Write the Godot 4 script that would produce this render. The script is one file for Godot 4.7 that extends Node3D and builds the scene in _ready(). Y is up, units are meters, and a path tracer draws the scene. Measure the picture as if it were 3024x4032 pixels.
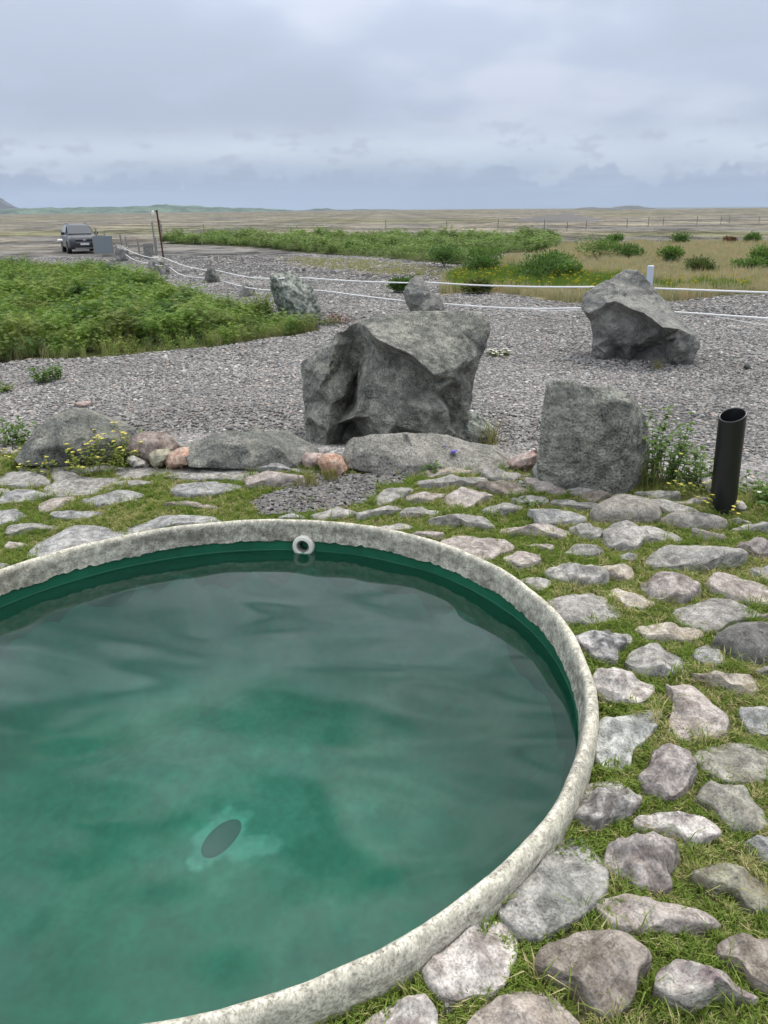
extends Node3D
# A round green hot tub sunk in stone paving, boulders and a gravel yard in front of a wide grey plain.

const TUB := Vector3(-0.580, 0.0, -2.112)
const TUB_R := 1.226   # the tub is slightly out of round: 1.204 by 1.249
const WATER_Y := -0.060
const FLOOR_Y := -0.98
const PAINT := Color(0.018, 0.180, 0.098)        # wall
const FLOOR_PAINT := Color(0.028, 0.258, 0.165)  # paler coat on the floor

var rng := RandomNumberGenerator.new()
var n_fine := FastNoiseLite.new()
var n_mid := FastNoiseLite.new()
var n_big := FastNoiseLite.new()
var n_ridge := FastNoiseLite.new()
var n_cell := FastNoiseLite.new()
var n_wave := FastNoiseLite.new()
var used := {}
var M := {}
var mask := PackedByteArray()      # what covers the paved terrace: 1 stone, 2 bare gravel
const MX0 := -3.2
const MZ0 := -5.2
const MS := 0.015
const MW := 440
const MH := 360
var poly_thicket: PackedVector2Array
var poly_band: PackedVector2Array
var poly_meadow: PackedVector2Array
var poly_green: PackedVector2Array
var poly_dry: PackedVector2Array
var poly_bare: PackedVector2Array


func _ready() -> void:
	setup_view()
	setup_noise()
	setup_materials()
	build_ground()
	build_hills()
	build_tub()
	build_paving()
	build_rocks()
	build_gravel()
	build_grass()
	build_thickets()
	build_bushes()
	build_meadow()
	build_small_plants()
	build_ropes()
	build_pipe_and_posts()
	build_far_fence()
	build_gate_corner()
	build_car()


# ---------------------------------------------------------------- view, sky, sun
func setup_view() -> void:
	var cam := Camera3D.new()
	cam.name = "camera"
	cam.fov = 67.29
	cam.near = 0.05
	cam.far = 60000.0
	cam.transform = Transform3D(Basis(Vector3.RIGHT, -deg_to_rad(21.45)) * Basis(Vector3.BACK, -deg_to_rad(0.587)), Vector3(0, 1.42, 0))
	add_child(cam)
	cam.current = true
	var env := Environment.new()
	env.background_mode = Environment.BG_SKY
	env.tonemap_mode = Environment.TONE_MAPPER_LINEAR
	env.tonemap_exposure = 1.68
	env.sdfgi_enabled = true
	env.ssao_enabled = true
	env.ssil_enabled = true
	env.fog_enabled = true
	env.fog_density = 0.00007
	env.fog_light_color = Color(0.80, 0.89, 1.0)
	var sky := Sky.new()
	var pano := PanoramaSkyMaterial.new()
	pano.panorama = ImageTexture.create_from_image(sky_image())
	sky.sky_material = pano
	env.sky = sky
	env.background_energy_multiplier = 1.3
	var we := WorldEnvironment.new()
	we.name = "world_environment"
	we.environment = env
	add_child(we)
	var sun := DirectionalLight3D.new()
	sun.name = "sun"
	sun.light_energy = 0.5
	sun.light_color = Color(1.0, 0.97, 0.92)
	sun.light_angular_distance = 16.0
	sun.shadow_enabled = true
	add_child(sun)
	# the brighter part of the overcast lies ahead and to the right, high up
	sun.look_at_from_position(Vector3(6, 14, -7), Vector3.ZERO, Vector3.UP)


func ss(a: float, b: float, x: float) -> float:
	return smoothstep(a, b, x)


# Overcast sky: soft layers, a bank of low cloud along the horizon all the way round.
func sky_color(az: float, el: float, nz: FastNoiseLite, nf: FastNoiseLite) -> Color:
	var ca := cos(az)
	var sa := sin(az)
	var e := rad_to_deg(el)
	# large soft sheets, flattened towards the horizon
	var v := log(1.0 + e * 0.16) * 1.5
	var a := nz.get_noise_3d(ca * 3.2, v * 1.2 + sa * 0.4, sa * 3.2)
	var b := nz.get_noise_3d(ca * 7.5 + 9.0, v * 3.8 - ca * 0.6, sa * 7.5)
	# an overcast sky is about three times as bright overhead as at the horizon
	var k := (1.0 + 2.0 * sin(maxf(el, 0.0))) * 0.225
	var blue := Color(0.945, 1.085, 1.345)
	var c := blue.lerp(Color(1.12, 1.135, 1.15), ss(6.0, 42.0, e))
	var s := clampf(0.5 + a * 1.5 + b * 0.6, 0.0, 1.0)
	if e > 8.0:   # heavier and thinner parts of the cloud deck
		var deck := nz.get_noise_3d(ca * cos(el) * 5.0, sin(el) * 9.0 + 3.0, sa * cos(el) * 5.0) + 0.5 * nz.get_noise_3d(ca * cos(el) * 13.0, sin(el) * 22.0, sa * cos(el) * 13.0)
		c = c * (1.0 + 1.5 * clampf(deck, -0.45, 0.55) * ss(9.0, 24.0, e))
	c = c.lerp(Color(0.80, 0.905, 1.11), (1.0 - s) * 0.75 * ss(50.0, 8.0, e))
	c = c.lerp(Color(1.22, 1.29, 1.46), ss(0.5, 1.0, s) * 0.60)
	# a clearer, paler band above the bank
	var lift := nz.get_noise_2d(ca * 2.0 + 4.0, sa * 2.0)
	var band := exp(-pow((e - 3.5 - lift * 0.8) / 1.2, 2.0))
	c = c.lerp(Color(1.30, 1.46, 1.62), band * (0.80 + 0.35 * b))
	if e < 9.0:
		var f := nf.get_noise_3d(ca * 13.0, e * 0.95, sa * 13.0)
		var g := nf.get_noise_3d(ca * 60.0, e * 1.9, sa * 60.0)
		# streaks and small ragged clouds above the bank
		var wisps := ss(0.24, 0.60, f + 0.3 * g + 0.12) * ss(7.5, 4.5, e)
		c = c.lerp(Color(0.90, 0.98, 1.18), wisps * 0.6)
		# the bank itself: lumpy top between 1.6 and 2.8 degrees
		var top := 2.15 + 0.85 * nf.get_noise_2d(ca * 9.0, sa * 9.0 + 3.0) + 0.9 * nf.get_noise_2d(ca * 26.0, sa * 26.0) + 0.45 * g
		var bank := ss(top + 0.10, top - 0.12, e) * (0.75 + 0.5 * nf.get_noise_3d(ca * 8.0, e * 2.2, sa * 8.0))
		c = c.lerp(Color(0.815, 0.915, 1.145), bank * 0.97)
		# paler, hazier towards the horizon line
		c = c.lerp(Color(1.0, 1.16, 1.40), ss(1.3, 0.1, e) * 0.6)
	c = c * k
	c.a = 1.0
	return c


func sky_image() -> Image:
	var w := 4096
	var h := 2048
	var nz := FastNoiseLite.new()
	nz.seed = 14
	nz.frequency = 0.55
	nz.fractal_octaves = 4
	nz.noise_type = FastNoiseLite.TYPE_SIMPLEX_SMOOTH
	var nf := FastNoiseLite.new()
	nf.seed = 5
	nf.frequency = 1.0
	nf.fractal_octaves = 3
	nf.noise_type = FastNoiseLite.TYPE_SIMPLEX_SMOOTH
	var fine := Image.create(w, 256, false, Image.FORMAT_RGB8)      # 0 to 22.5 degrees, every pixel
	var coarse := Image.create(w / 8, 96, false, Image.FORMAT_RGB8)   # 22.5 to 90 degrees
	for y in 256:
		var el := (256 - y - 0.5) / h * PI
		for x in range(0, w, 1 if y > 150 else 2):
			var az := ((x + 0.5) / w - 0.5) * TAU
			var c := sky_color(az, el, nz, nf).linear_to_srgb()
			fine.set_pixel(x, y, c)
			if y <= 150:
				fine.set_pixel(x + 1, y, c)
	for y in 96:
		var el := (1024 - (y + 0.5) * 8.0) / h * PI
		for x in w / 8:
			coarse.set_pixel(x, y, sky_color(((x + 0.5) * 8 / w - 0.5) * TAU, el, nz, nf).linear_to_srgb())
	coarse.resize(w, 768, Image.INTERPOLATE_CUBIC)
	var im := Image.create(w, h, false, Image.FORMAT_RGB8)
	im.fill(Color(0.52, 0.52, 0.50))
	im.blit_rect(coarse, Rect2i(0, 0, w, 768), Vector2i(0, 0))
	im.blit_rect(fine, Rect2i(0, 0, w, 256), Vector2i(0, 768))
	return im


# ---------------------------------------------------------------- helpers
func setup_noise() -> void:
	for p in [[n_fine, 1, 9.0, 3], [n_mid, 2, 2.2, 4], [n_big, 3, 0.35, 4]]:
		var n: FastNoiseLite = p[0]
		n.seed = p[1]
		n.frequency = p[2]
		n.fractal_octaves = p[3]
		n.noise_type = FastNoiseLite.TYPE_SIMPLEX_SMOOTH
	n_ridge.seed = 4
	n_ridge.frequency = 1.6
	n_ridge.fractal_octaves = 4
	n_ridge.fractal_type = FastNoiseLite.FRACTAL_RIDGED
	n_wave.seed = 9
	n_wave.noise_type = FastNoiseLite.TYPE_SIMPLEX_SMOOTH
	n_wave.frequency = 1.0
	n_wave.fractal_type = FastNoiseLite.FRACTAL_NONE
	n_cell.seed = 6
	n_cell.noise_type = FastNoiseLite.TYPE_CELLULAR
	n_cell.cellular_return_type = FastNoiseLite.RETURN_CELL_VALUE
	n_cell.frequency = 3.2
	n_cell.domain_warp_enabled = true
	n_cell.domain_warp_amplitude = 0.25
	n_cell.domain_warp_frequency = 2.0
	poly_thicket = poly2(THICKET)
	poly_band = poly2(SHRUB_BAND)
	poly_meadow = poly2(MEADOW)
	poly_green = poly2(GREEN_STRIP)
	poly_dry = poly2(DRY_MID)
	poly_bare = poly2(BARE_PATCH)


func poly2(a: Array) -> PackedVector2Array:
	var p := PackedVector2Array()
	for i in range(0, a.size(), 2):
		p.append(Vector2(a[i], a[i + 1]))
	return p


func inside(p: PackedVector2Array, x: float, z: float) -> bool:
	return Geometry2D.is_point_in_polygon(Vector2(x, z), p)


func numbered(n: String) -> String:
	var k: int = used.get(n, 0)
	used[n] = k + 1
	return n if k == 0 else "%s_%03d" % [n, k]


func tag(o: Node, label: String, category: String, group := "", kind := "") -> void:
	if label != "":
		o.set_meta("label", label)
	if category != "":
		o.set_meta("category", category)
	if group != "":
		o.set_meta("group", group)
	if kind != "":
		o.set_meta("kind", kind)


func thing(n: String, at: Vector3, turn: float, label: String, category: String, group := "") -> Node3D:
	var o := Node3D.new()
	o.name = numbered(n)
	add_child(o)
	o.position = at
	o.rotation.y = turn
	tag(o, label, category, group)
	return o


func part(n: String, m: Mesh, mat: Material, parent: Node) -> MeshInstance3D:
	var o := MeshInstance3D.new()
	o.name = n if parent != self else numbered(n)
	o.mesh = m
	o.material_override = mat
	parent.add_child(o, true)
	return o


func flat_mesh(v: PackedVector3Array, c := PackedColorArray()) -> ArrayMesh:
	var a := []
	a.resize(Mesh.ARRAY_MAX)
	a[Mesh.ARRAY_VERTEX] = v
	if c.size():
		a[Mesh.ARRAY_COLOR] = c
	var m := ArrayMesh.new()
	m.add_surface_from_arrays(Mesh.PRIMITIVE_TRIANGLES, a)
	return m


func smooth_mesh(v: PackedVector3Array, idx: PackedInt32Array, c := PackedColorArray()) -> ArrayMesh:
	var nn := PackedVector3Array()
	nn.resize(v.size())
	for i in range(0, idx.size(), 3):
		var a := v[idx[i]]
		var n := (v[idx[i + 2]] - a).cross(v[idx[i + 1]] - a)
		nn[idx[i]] += n
		nn[idx[i + 1]] += n
		nn[idx[i + 2]] += n
	for i in nn.size():
		nn[i] = nn[i].normalized() if nn[i].length_squared() > 0.0 else Vector3.UP
	var a := []
	a.resize(Mesh.ARRAY_MAX)
	a[Mesh.ARRAY_VERTEX] = v
	a[Mesh.ARRAY_NORMAL] = nn
	a[Mesh.ARRAY_INDEX] = idx
	if c.size():
		a[Mesh.ARRAY_COLOR] = c
	var m := ArrayMesh.new()
	m.add_surface_from_arrays(Mesh.PRIMITIVE_TRIANGLES, a)
	return m


# rows x cols grid of points to a smooth mesh; closed round the columns
func grid_mesh(v: PackedVector3Array, rows: int, cols: int, closed: bool, flip: bool, c := PackedColorArray()) -> ArrayMesh:
	var idx := PackedInt32Array()
	for r in rows - 1:
		for k in (cols if closed else cols - 1):
			var a := r * cols + k
			var b := r * cols + (k + 1) % cols
			var d := a + cols
			var e := b + cols
			if flip:
				idx.append_array([a, d, b, b, d, e])
			else:
				idx.append_array([a, b, d, b, e, d])
	return smooth_mesh(v, idx, c)


func tube(pts: PackedVector3Array, radius: float, sides := 6, taper := 1.0) -> ArrayMesh:
	var v := PackedVector3Array()
	var n := pts.size()
	for i in n:
		var dir := (pts[mini(i + 1, n - 1)] - pts[maxi(i - 1, 0)]).normalized()
		var s := dir.cross(Vector3.UP if absf(dir.y) < 0.9 else Vector3.RIGHT).normalized()
		var u := s.cross(dir)
		var r := radius * lerpf(1.0, taper, float(i) / (n - 1))
		for k in sides:
			var t := TAU * k / sides
			v.append(pts[i] + (s * cos(t) + u * sin(t)) * r)
	var idx := PackedInt32Array()
	for r in n - 1:
		for k in sides:
			var a := r * sides + k
			var b := r * sides + (k + 1) % sides
			idx.append_array([a, b, a + sides, b, b + sides, a + sides])
	for k in range(1, sides - 1):
		idx.append_array([0, k + 1, k])
		var o := (n - 1) * sides
		idx.append_array([o, o + k, o + k + 1])
	return smooth_mesh(v, idx)


func box(size: Vector3, at: Vector3, v: PackedVector3Array, basis := Basis()) -> void:
	var h := size / 2
	var p := []
	for x in [-1, 1]:
		for y in [-1, 1]:
			for z in [-1, 1]:
				p.append(at + basis * Vector3(h.x * x, h.y * y, h.z * z))
	for f in [[0, 1, 3, 2], [4, 6, 7, 5], [0, 4, 5, 1], [2, 3, 7, 6], [0, 2, 6, 4], [1, 5, 7, 3]]:
		v.append_array([p[f[0]], p[f[2]], p[f[1]], p[f[0]], p[f[3]], p[f[2]]])


func box_mesh(size: Vector3, at := Vector3.ZERO, basis := Basis()) -> ArrayMesh:
	var v := PackedVector3Array()
	box(size, at, v, basis)
	return flat_mesh(v)


func lathe(profile: Array, segs: int, flip: bool, jitter := 0.0) -> ArrayMesh:
	var v := PackedVector3Array()
	for p in profile:
		for k in segs:
			var t := TAU * k / segs
			var r: float = p[0]
			var y: float = p[1]
			if jitter > 0.0:
				r += n_mid.get_noise_3d(cos(t) * 1.5, y * 3.0, sin(t) * 1.5) * jitter
			v.append(Vector3(cos(t) * r, y, sin(t) * r))
	return grid_mesh(v, profile.size(), segs, true, flip)


func scatter(n: String, m: Mesh, mat: Material, xf: Array, tint: PackedColorArray, parent: Node) -> MultiMeshInstance3D:
	var mm := MultiMesh.new()
	mm.transform_format = MultiMesh.TRANSFORM_3D
	mm.use_colors = true
	mm.mesh = m
	mm.instance_count = xf.size()
	for i in xf.size():
		mm.set_instance_transform(i, xf[i])
		mm.set_instance_color(i, tint[i])
	var o := MultiMeshInstance3D.new()
	o.name = n if parent != self else numbered(n)
	o.multimesh = mm
	o.material_override = mat
	parent.add_child(o, true)
	return o


func stuff(n: String, label: String, category: String) -> Node3D:
	var o := Node3D.new()
	o.name = numbered(n)
	add_child(o)
	tag(o, label, category, "", "stuff")
	return o


# ---------------------------------------------------------------- materials
# Seamless grey grain: broad tone, streaky middle tone and scattered pale and dark crystals.
func grey_texture(seed_: int, size: int, coarse: float, fine: float, pale: float, dark: float, spread: float, streak := 0.0) -> Image:
	var layers: Array[PackedByteArray] = []
	for k in 3:
		var a := FastNoiseLite.new()
		a.seed = seed_ + k * 7
		a.noise_type = FastNoiseLite.TYPE_SIMPLEX_SMOOTH if k < 2 else FastNoiseLite.TYPE_SIMPLEX
		a.frequency = [coarse, coarse * 3.5, fine][k]
		a.fractal_octaves = [5, 5, 3][k]
		a.fractal_gain = [0.55, 0.6, 0.5][k]
		a.domain_warp_enabled = k > 0
		a.domain_warp_amplitude = [0.0, 40.0, 10.0][k]
		a.domain_warp_frequency = [0.01, 0.012, 0.05][k]
		layers.append(a.get_seamless_image(size, size).get_data())
	var out := PackedByteArray()
	out.resize(size * size)
	for i in size * size:
		var q := layers[2][i] / 255.0
		var v := 0.84 + (layers[0][i] / 255.0 - 0.5) * spread + (layers[1][i] / 255.0 - 0.5) * streak
		v += pale * ss(0.60, 0.78, q) - dark * ss(0.42, 0.24, q)
		out[i] = int(clampf(v, 0.06, 1.0) * 255.0)
	return Image.create_from_data(size, size, false, Image.FORMAT_L8, out)


# Craggy height for stone: warped ridges over broad swells.
func crag_texture(seed_: int, size: int, freq: float) -> Image:
	var a := FastNoiseLite.new()
	a.seed = seed_
	a.noise_type = FastNoiseLite.TYPE_SIMPLEX_SMOOTH
	a.frequency = freq
	a.fractal_type = FastNoiseLite.FRACTAL_RIDGED
	a.fractal_octaves = 5
	a.fractal_gain = 0.55
	a.domain_warp_enabled = true
	a.domain_warp_amplitude = 30.0
	a.domain_warp_frequency = 0.01
	return a.get_seamless_image(size, size)


func fibre_texture() -> Image:
	var size := 1024
	var im := grey_texture(61, size, 0.008, 0.09, 0.06, 0.22, 0.20, 0.60)
	im.convert(Image.FORMAT_RGB8)
	var r := RandomNumberGenerator.new()
	r.seed = 77
	for i in 15000:
		var p := Vector2(r.randf() * size, r.randf() * size)
		var a := r.randf() * TAU
		var bend := r.randf_range(-0.03, 0.03)
		var dark := r.randf() < 0.55
		for k in r.randi_range(6, 22):
			a += bend
			p += Vector2(cos(a), sin(a))
			var x := posmod(int(p.x), size)
			var y := posmod(int(p.y), size)
			var c := im.get_pixel(x, y)
			im.set_pixel(x, y, c.lerp(Color(0.30, 0.29, 0.26) if dark else Color(1.0, 0.99, 0.94), 0.50))
	return im


func tex(im: Image) -> ImageTexture:
	return ImageTexture.create_from_image(im)


func stone_mat(n: String, t: Texture2D, scale: float, bump: float, rough: float, relief: Texture2D = null) -> StandardMaterial3D:
	var m := StandardMaterial3D.new()
	m.resource_name = n
	m.vertex_color_use_as_albedo = true
	m.albedo_texture = t
	m.uv1_triplanar = true
	m.uv1_world_triplanar = true
	m.uv1_scale = Vector3.ONE * scale
	m.roughness = rough
	m.metallic_specular = 0.35
	if bump > 0.0:
		m.heightmap_enabled = true
		m.heightmap_texture = relief if relief else t
		m.heightmap_scale = bump
	return m


func plain_mat(n: String, lin: Color, rough: float, spec := 0.5) -> StandardMaterial3D:
	var m := StandardMaterial3D.new()
	m.resource_name = n
	m.albedo_color = lin.linear_to_srgb()
	m.roughness = rough
	m.metallic_specular = spec
	return m


func leaf_mat(n: String) -> StandardMaterial3D:
	var m := StandardMaterial3D.new()
	m.resource_name = n
	m.vertex_color_use_as_albedo = true
	m.roughness = 0.65
	m.metallic_specular = 0.3
	m.backlight_enabled = true
	m.backlight = Color(0.78, 0.84, 0.58)
	return m


func setup_materials() -> void:
	var t_granite := tex(grey_texture(11, 1024, 0.006, 0.085, 0.15, 0.26, 0.22, 0.36))
	var t_fine := tex(grey_texture(23, 1024, 0.006, 0.085, 0.10, 0.16, 0.26, 0.52))
	var t_ground := tex(grey_texture(31, 512, 0.010, 0.11, 0.14, 0.26, 0.34, 0.2))
	M.granite = stone_mat("granite", t_granite, 0.60, 2.6, 0.85, tex(crag_texture(71, 1024, 0.014)))
	M.stone = stone_mat("paving stone", t_fine, 1.15, 1.3, 0.82, tex(crag_texture(83, 1024, 0.010)))
	M.ground = stone_mat("ground", t_ground, 0.9, 1.2, 0.95)
	M.ground.metallic_specular = 0.15
	var t_far := tex(grey_texture(37, 512, 0.006, 0.03, 0.12, 0.22, 0.6))
	M.ground.detail_enabled = true
	M.ground.detail_blend_mode = BaseMaterial3D.BLEND_MODE_MUL
	M.ground.detail_albedo = t_far
	M.ground.detail_uv_layer = BaseMaterial3D.DETAIL_UV_2
	M.ground.uv2_triplanar = true
	M.ground.uv2_world_triplanar = true
	M.ground.uv2_scale = Vector3.ONE * 0.026
	M.pebble = StandardMaterial3D.new()
	M.pebble.resource_name = "pebble"
	M.pebble.vertex_color_use_as_albedo = true
	M.pebble.roughness = 0.8
	M.pebble.metallic_specular = 0.3
	M.leaf = leaf_mat("leaf")
	M.fibre = stone_mat("fibreglass", tex(fibre_texture()), 1.0, 0.10, 0.6)
	M.green = stone_mat("green gelcoat", tex(grey_texture(43, 512, 0.005, 0.03, 0.03, 0.03, 0.14, 0.06)), 1.2, 0.0, 0.6)
	M.water = StandardMaterial3D.new()
	M.water.resource_name = "water"
	M.water.albedo_color = Color(0.66, 0.970, 0.935, 0.012)
	M.water.roughness = 0.0
	M.water.transparency = BaseMaterial3D.TRANSPARENCY_ALPHA
	M.water.refraction_enabled = true
	M.water.refraction_scale = 0.042
	M.hill = stone_mat("hill", t_far, 0.002, 0.0, 0.95)
	M.white_plastic = plain_mat("white plastic", Color(0.72, 0.71, 0.64), 0.4)
	M.black_plastic = plain_mat("black plastic", Color(0.012, 0.013, 0.015), 0.32)
	M.rope = plain_mat("white rope", Color(0.80, 0.81, 0.82), 0.7)
	M.pale_pipe = plain_mat("pale pipe", Color(0.50, 0.56, 0.66), 0.45)
	M.rust = stone_mat("rusty steel", t_fine, 6.0, 0.0, 0.8)
	M.wood = stone_mat("weathered wood", t_fine, 5.0, 0.0, 0.9)
	M.car_paint = plain_mat("car paint", Color(0.02, 0.021, 0.024), 0.3)
	M.car_paint.clearcoat_enabled = true
	M.car_paint.clearcoat = 0.45
	M.car_paint.clearcoat_roughness = 0.08
	M.car_trim = plain_mat("car trim", Color(0.012, 0.012, 0.013), 0.5)
	M.car_glass = plain_mat("car glass", Color(0.04, 0.045, 0.05), 0.03, 1.0)
	M.chrome = plain_mat("chrome", Color(0.62, 0.63, 0.65), 0.2)
	M.chrome.metallic = 1.0
	M.lamp_glass = plain_mat("headlight glass", Color(0.66, 0.68, 0.70), 0.12, 0.8)
	M.plate = plain_mat("number plate", Color(0.62, 0.63, 0.64), 0.5)
	M.tyre = plain_mat("tyre", Color(0.015, 0.015, 0.015), 0.85)
	M.panel = plain_mat("grey panel", Color(0.20, 0.24, 0.26), 0.6)


# ---------------------------------------------------------------- ground
func ground_y(x: float, z: float) -> float:
	var d := -z
	var e := d - (4.08 - 0.2 * clampf(x, -6.0, 6.0))
	var y := -0.45 * ss(0.0, 2.6, e) - 0.5 * (1.0 - exp(-maxf(0.0, e - 1.5) / 18.0))
	var r := sqrt(x * x + z * z)
	if r > 150.0:
		y += n_big.get_noise_2d(x * 0.03, z * 0.03) * 0.9 * ss(150.0, 900.0, r)
		var right := ss(0.10, 0.30, atan2(x, d) / 1.0) if d > 0.0 else 0.0
		y -= right * 6.0 * ss(600.0, 4200.0, r)
	elif e > 0.0:
		y += n_big.get_noise_2d(x, z) * 0.03 * ss(0.5, 4.0, e)
	return y


func ground_tint(x: float, z: float) -> Color:
	var d := -z
	var e := d - (4.08 - 0.2 * clampf(x, -6.0, 6.0))
	var nb := n_big.get_noise_2d(x * 0.6, z * 0.6)
	var nm := n_mid.get_noise_2d(x, z)
	if e < 0.6 and d > 3.4 and inside(poly_bare, x, z):
		return Color(0.125, 0.122, 0.118)
	if e < 0.25 + nm * 0.3:
		return Color(0.165, 0.145, 0.085).lerp(Color(0.150, 0.17, 0.06), 0.5 + nm)
	var gravel := Color(0.225, 0.22, 0.215) * (1.0 + 0.25 * nb)
	var r := sqrt(x * x + z * z)
	if r < 140.0:
		if inside(poly_thicket, x, z):
			return Color(0.075, 0.085, 0.035)
		if inside(poly_band, x, z):
			return Color(0.09, 0.105, 0.045)
		if inside(poly_green, x, z):
			return Color(0.10, 0.125, 0.04)
		if inside(poly_meadow, x, z):
			return Color(0.36, 0.315, 0.22).lerp(Color(0.28, 0.27, 0.16), 0.5 + nb)
		if inside(poly_dry, x + nm, z + nm * 2.0):
			return Color(0.26, 0.245, 0.16)
	# the wide plain: sand, gravel and thin grass in patches
	var far := n_big.get_noise_2d(x * 0.10 + 40.0, z * 0.10)
	var wide := n_big.get_noise_2d(x * 0.022, z * 0.022 - 70.0)
	var plain := Color(0.285, 0.262, 0.215).lerp(Color(0.36, 0.33, 0.25), ss(0.0, 0.4, far))
	plain = plain.lerp(Color(0.25, 0.245, 0.15), ss(0.05, 0.35, wide))
	plain = plain.lerp(Color(0.20, 0.195, 0.19), ss(0.05, 0.35, -far) * 0.8)
	return gravel.lerp(plain, ss(44.0, 80.0, r + 14.0 * nb))


func build_ground() -> void:
	var segs := 420
	var radii: Array[float] = []
	var r := TUB_R - 0.012
	while r < 8000.0:
		radii.append(r)
		r += maxf(0.045, r * 0.026)
	var v := PackedVector3Array()
	var c := PackedColorArray()
	for i in radii.size():
		for k in segs:
			# finer sectors ahead, where the camera looks
			var u := float(k) / segs
			var t := TAU * u - PI / 2 - 0.75 * sin(TAU * u)
			var rr := radii[i] + (tub_r(t) - TUB_R) * maxf(0.0, 1.0 - (radii[i] - TUB_R) / 1.5)
			var x := TUB.x + cos(t) * rr
			var z := TUB.z + sin(t) * rr
			var y := ground_y(x, z)
			if radii[i] < 6.0:
				y += n_mid.get_noise_2d(x * 1.5, z * 1.5) * 0.012 - 0.006
			v.append(Vector3(x, y, z))
			var g := ground_tint(x, z) * 1.55
			g.a = 1.0
			c.append(g)
	var m := grid_mesh(v, radii.size(), segs, true, true, c)
	var o := part("ground", m, M.ground, self)
	tag(o, "grey gravel and earth ground running out to a wide bare plain", "ground", "", "structure")


# A long ridge with real depth: azimuths in degrees (right positive), crest heights in metres.
func ridge(label: String, dist: float, a0: float, a1: float, crest: Array, rough: float, lin: Color, seed_: int) -> void:
	var cols := 90
	var rows := 9
	var v := PackedVector3Array()
	var c := PackedColorArray()
	for r in rows:
		var across := float(r) / (rows - 1)
		var prof := sin(across * PI)
		prof = pow(maxf(prof, 0.0), 0.7)
		for k in cols:
			var u := float(k) / (cols - 1)
			var az := deg_to_rad(lerpf(a0, a1, u))
			var f := u * (crest.size() - 1)
			var i := mini(int(f), crest.size() - 2)
			var h: float = lerpf(crest[i], crest[i + 1], ss(0.0, 1.0, f - i))
			h *= 1.0 + rough * n_mid.get_noise_2d(u * 11.0 + seed_, across * 0.8)
			var dd := dist * (1.0 + (across - 0.5) * 0.22 + 0.02 * n_mid.get_noise_1d(u * 3.0 + seed_))
			v.append(Vector3(sin(az) * dd, -3.0 + h * prof, -cos(az) * dd))
			var g := lin * (1.2 + 0.5 * n_mid.get_noise_2d(u * 14.0, across * 2.0 + seed_))
			g.a = 1.0
			c.append(g)
	var o := part("hill", grid_mesh(v, rows, cols, false, true, c), M.hill, self)
	tag(o, label, "hills", "", "structure")


func build_hills() -> void:
	ridge("purple-grey mountain at the far left of the horizon", 5200.0, -40.0, -22.9, [270.0, 250.0, 220.0, 200.0, 180.0, 150.0, 108.0, 15.0], 0.20, Color(0.12, 0.12, 0.12), 3)
	ridge("low green hills along the left horizon", 4300.0, -25.5, -5.5, [13.0, 27.0, 28.0, 28.0, 31.0, 30.0, 33.0, 37.0, 34.0, 27.0, 21.0, 18.0, 12.0, 4.0], 0.2, Color(0.11, 0.16, 0.10), 8)
	ridge("low hazy rise in the middle of the horizon", 4300.0, -6.8, 1.5, [2.0, 5.0, 6.0, 13.0, 14.0, 7.0, 6.0, 9.0, 7.0, 8.0, 6.0, 3.0], 0.25, Color(0.12, 0.14, 0.10), 12)
	ridge("flat-topped rise on the right horizon", 4600.0, 13.2, 18.4, [0.0, 6.0, 7.0, 3.0, 3.0, 9.0, 13.0, 11.0, 3.0, 0.0], 0.2, Color(0.12, 0.12, 0.09), 16)
	# the sea beyond the plain
	var v := PackedVector3Array()
	for row in 2:
		for k in 40:
			var az := deg_to_rad(lerpf(2.0, 60.0, k / 39.0))
			var d: float = [3900.0, 12000.0][row]
			v.append(Vector3(sin(az) * d, -6.6 if row else -6.3, -cos(az) * d))
	var sea := plain_mat("sea", Color(0.05, 0.08, 0.09), 0.25)
	var o := part("sea", grid_mesh(v, 2, 40, false, true), sea, self)
	tag(o, "thin pale strip of sea on the right horizon", "sea", "", "structure")


# ---------------------------------------------------------------- the tub
func tub_r(a: float) -> float:
	return 1.0 / sqrt(pow(cos(a - 0.871) / 1.204, 2.0) + pow(sin(a - 0.871) / 1.249, 2.0))


func tub_gap(x: float, z: float) -> float:   # how far outside the tub's rim
	return Vector2(x - TUB.x, z - TUB.z).length() - tub_r(atan2(z - TUB.z, x - TUB.x))


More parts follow.
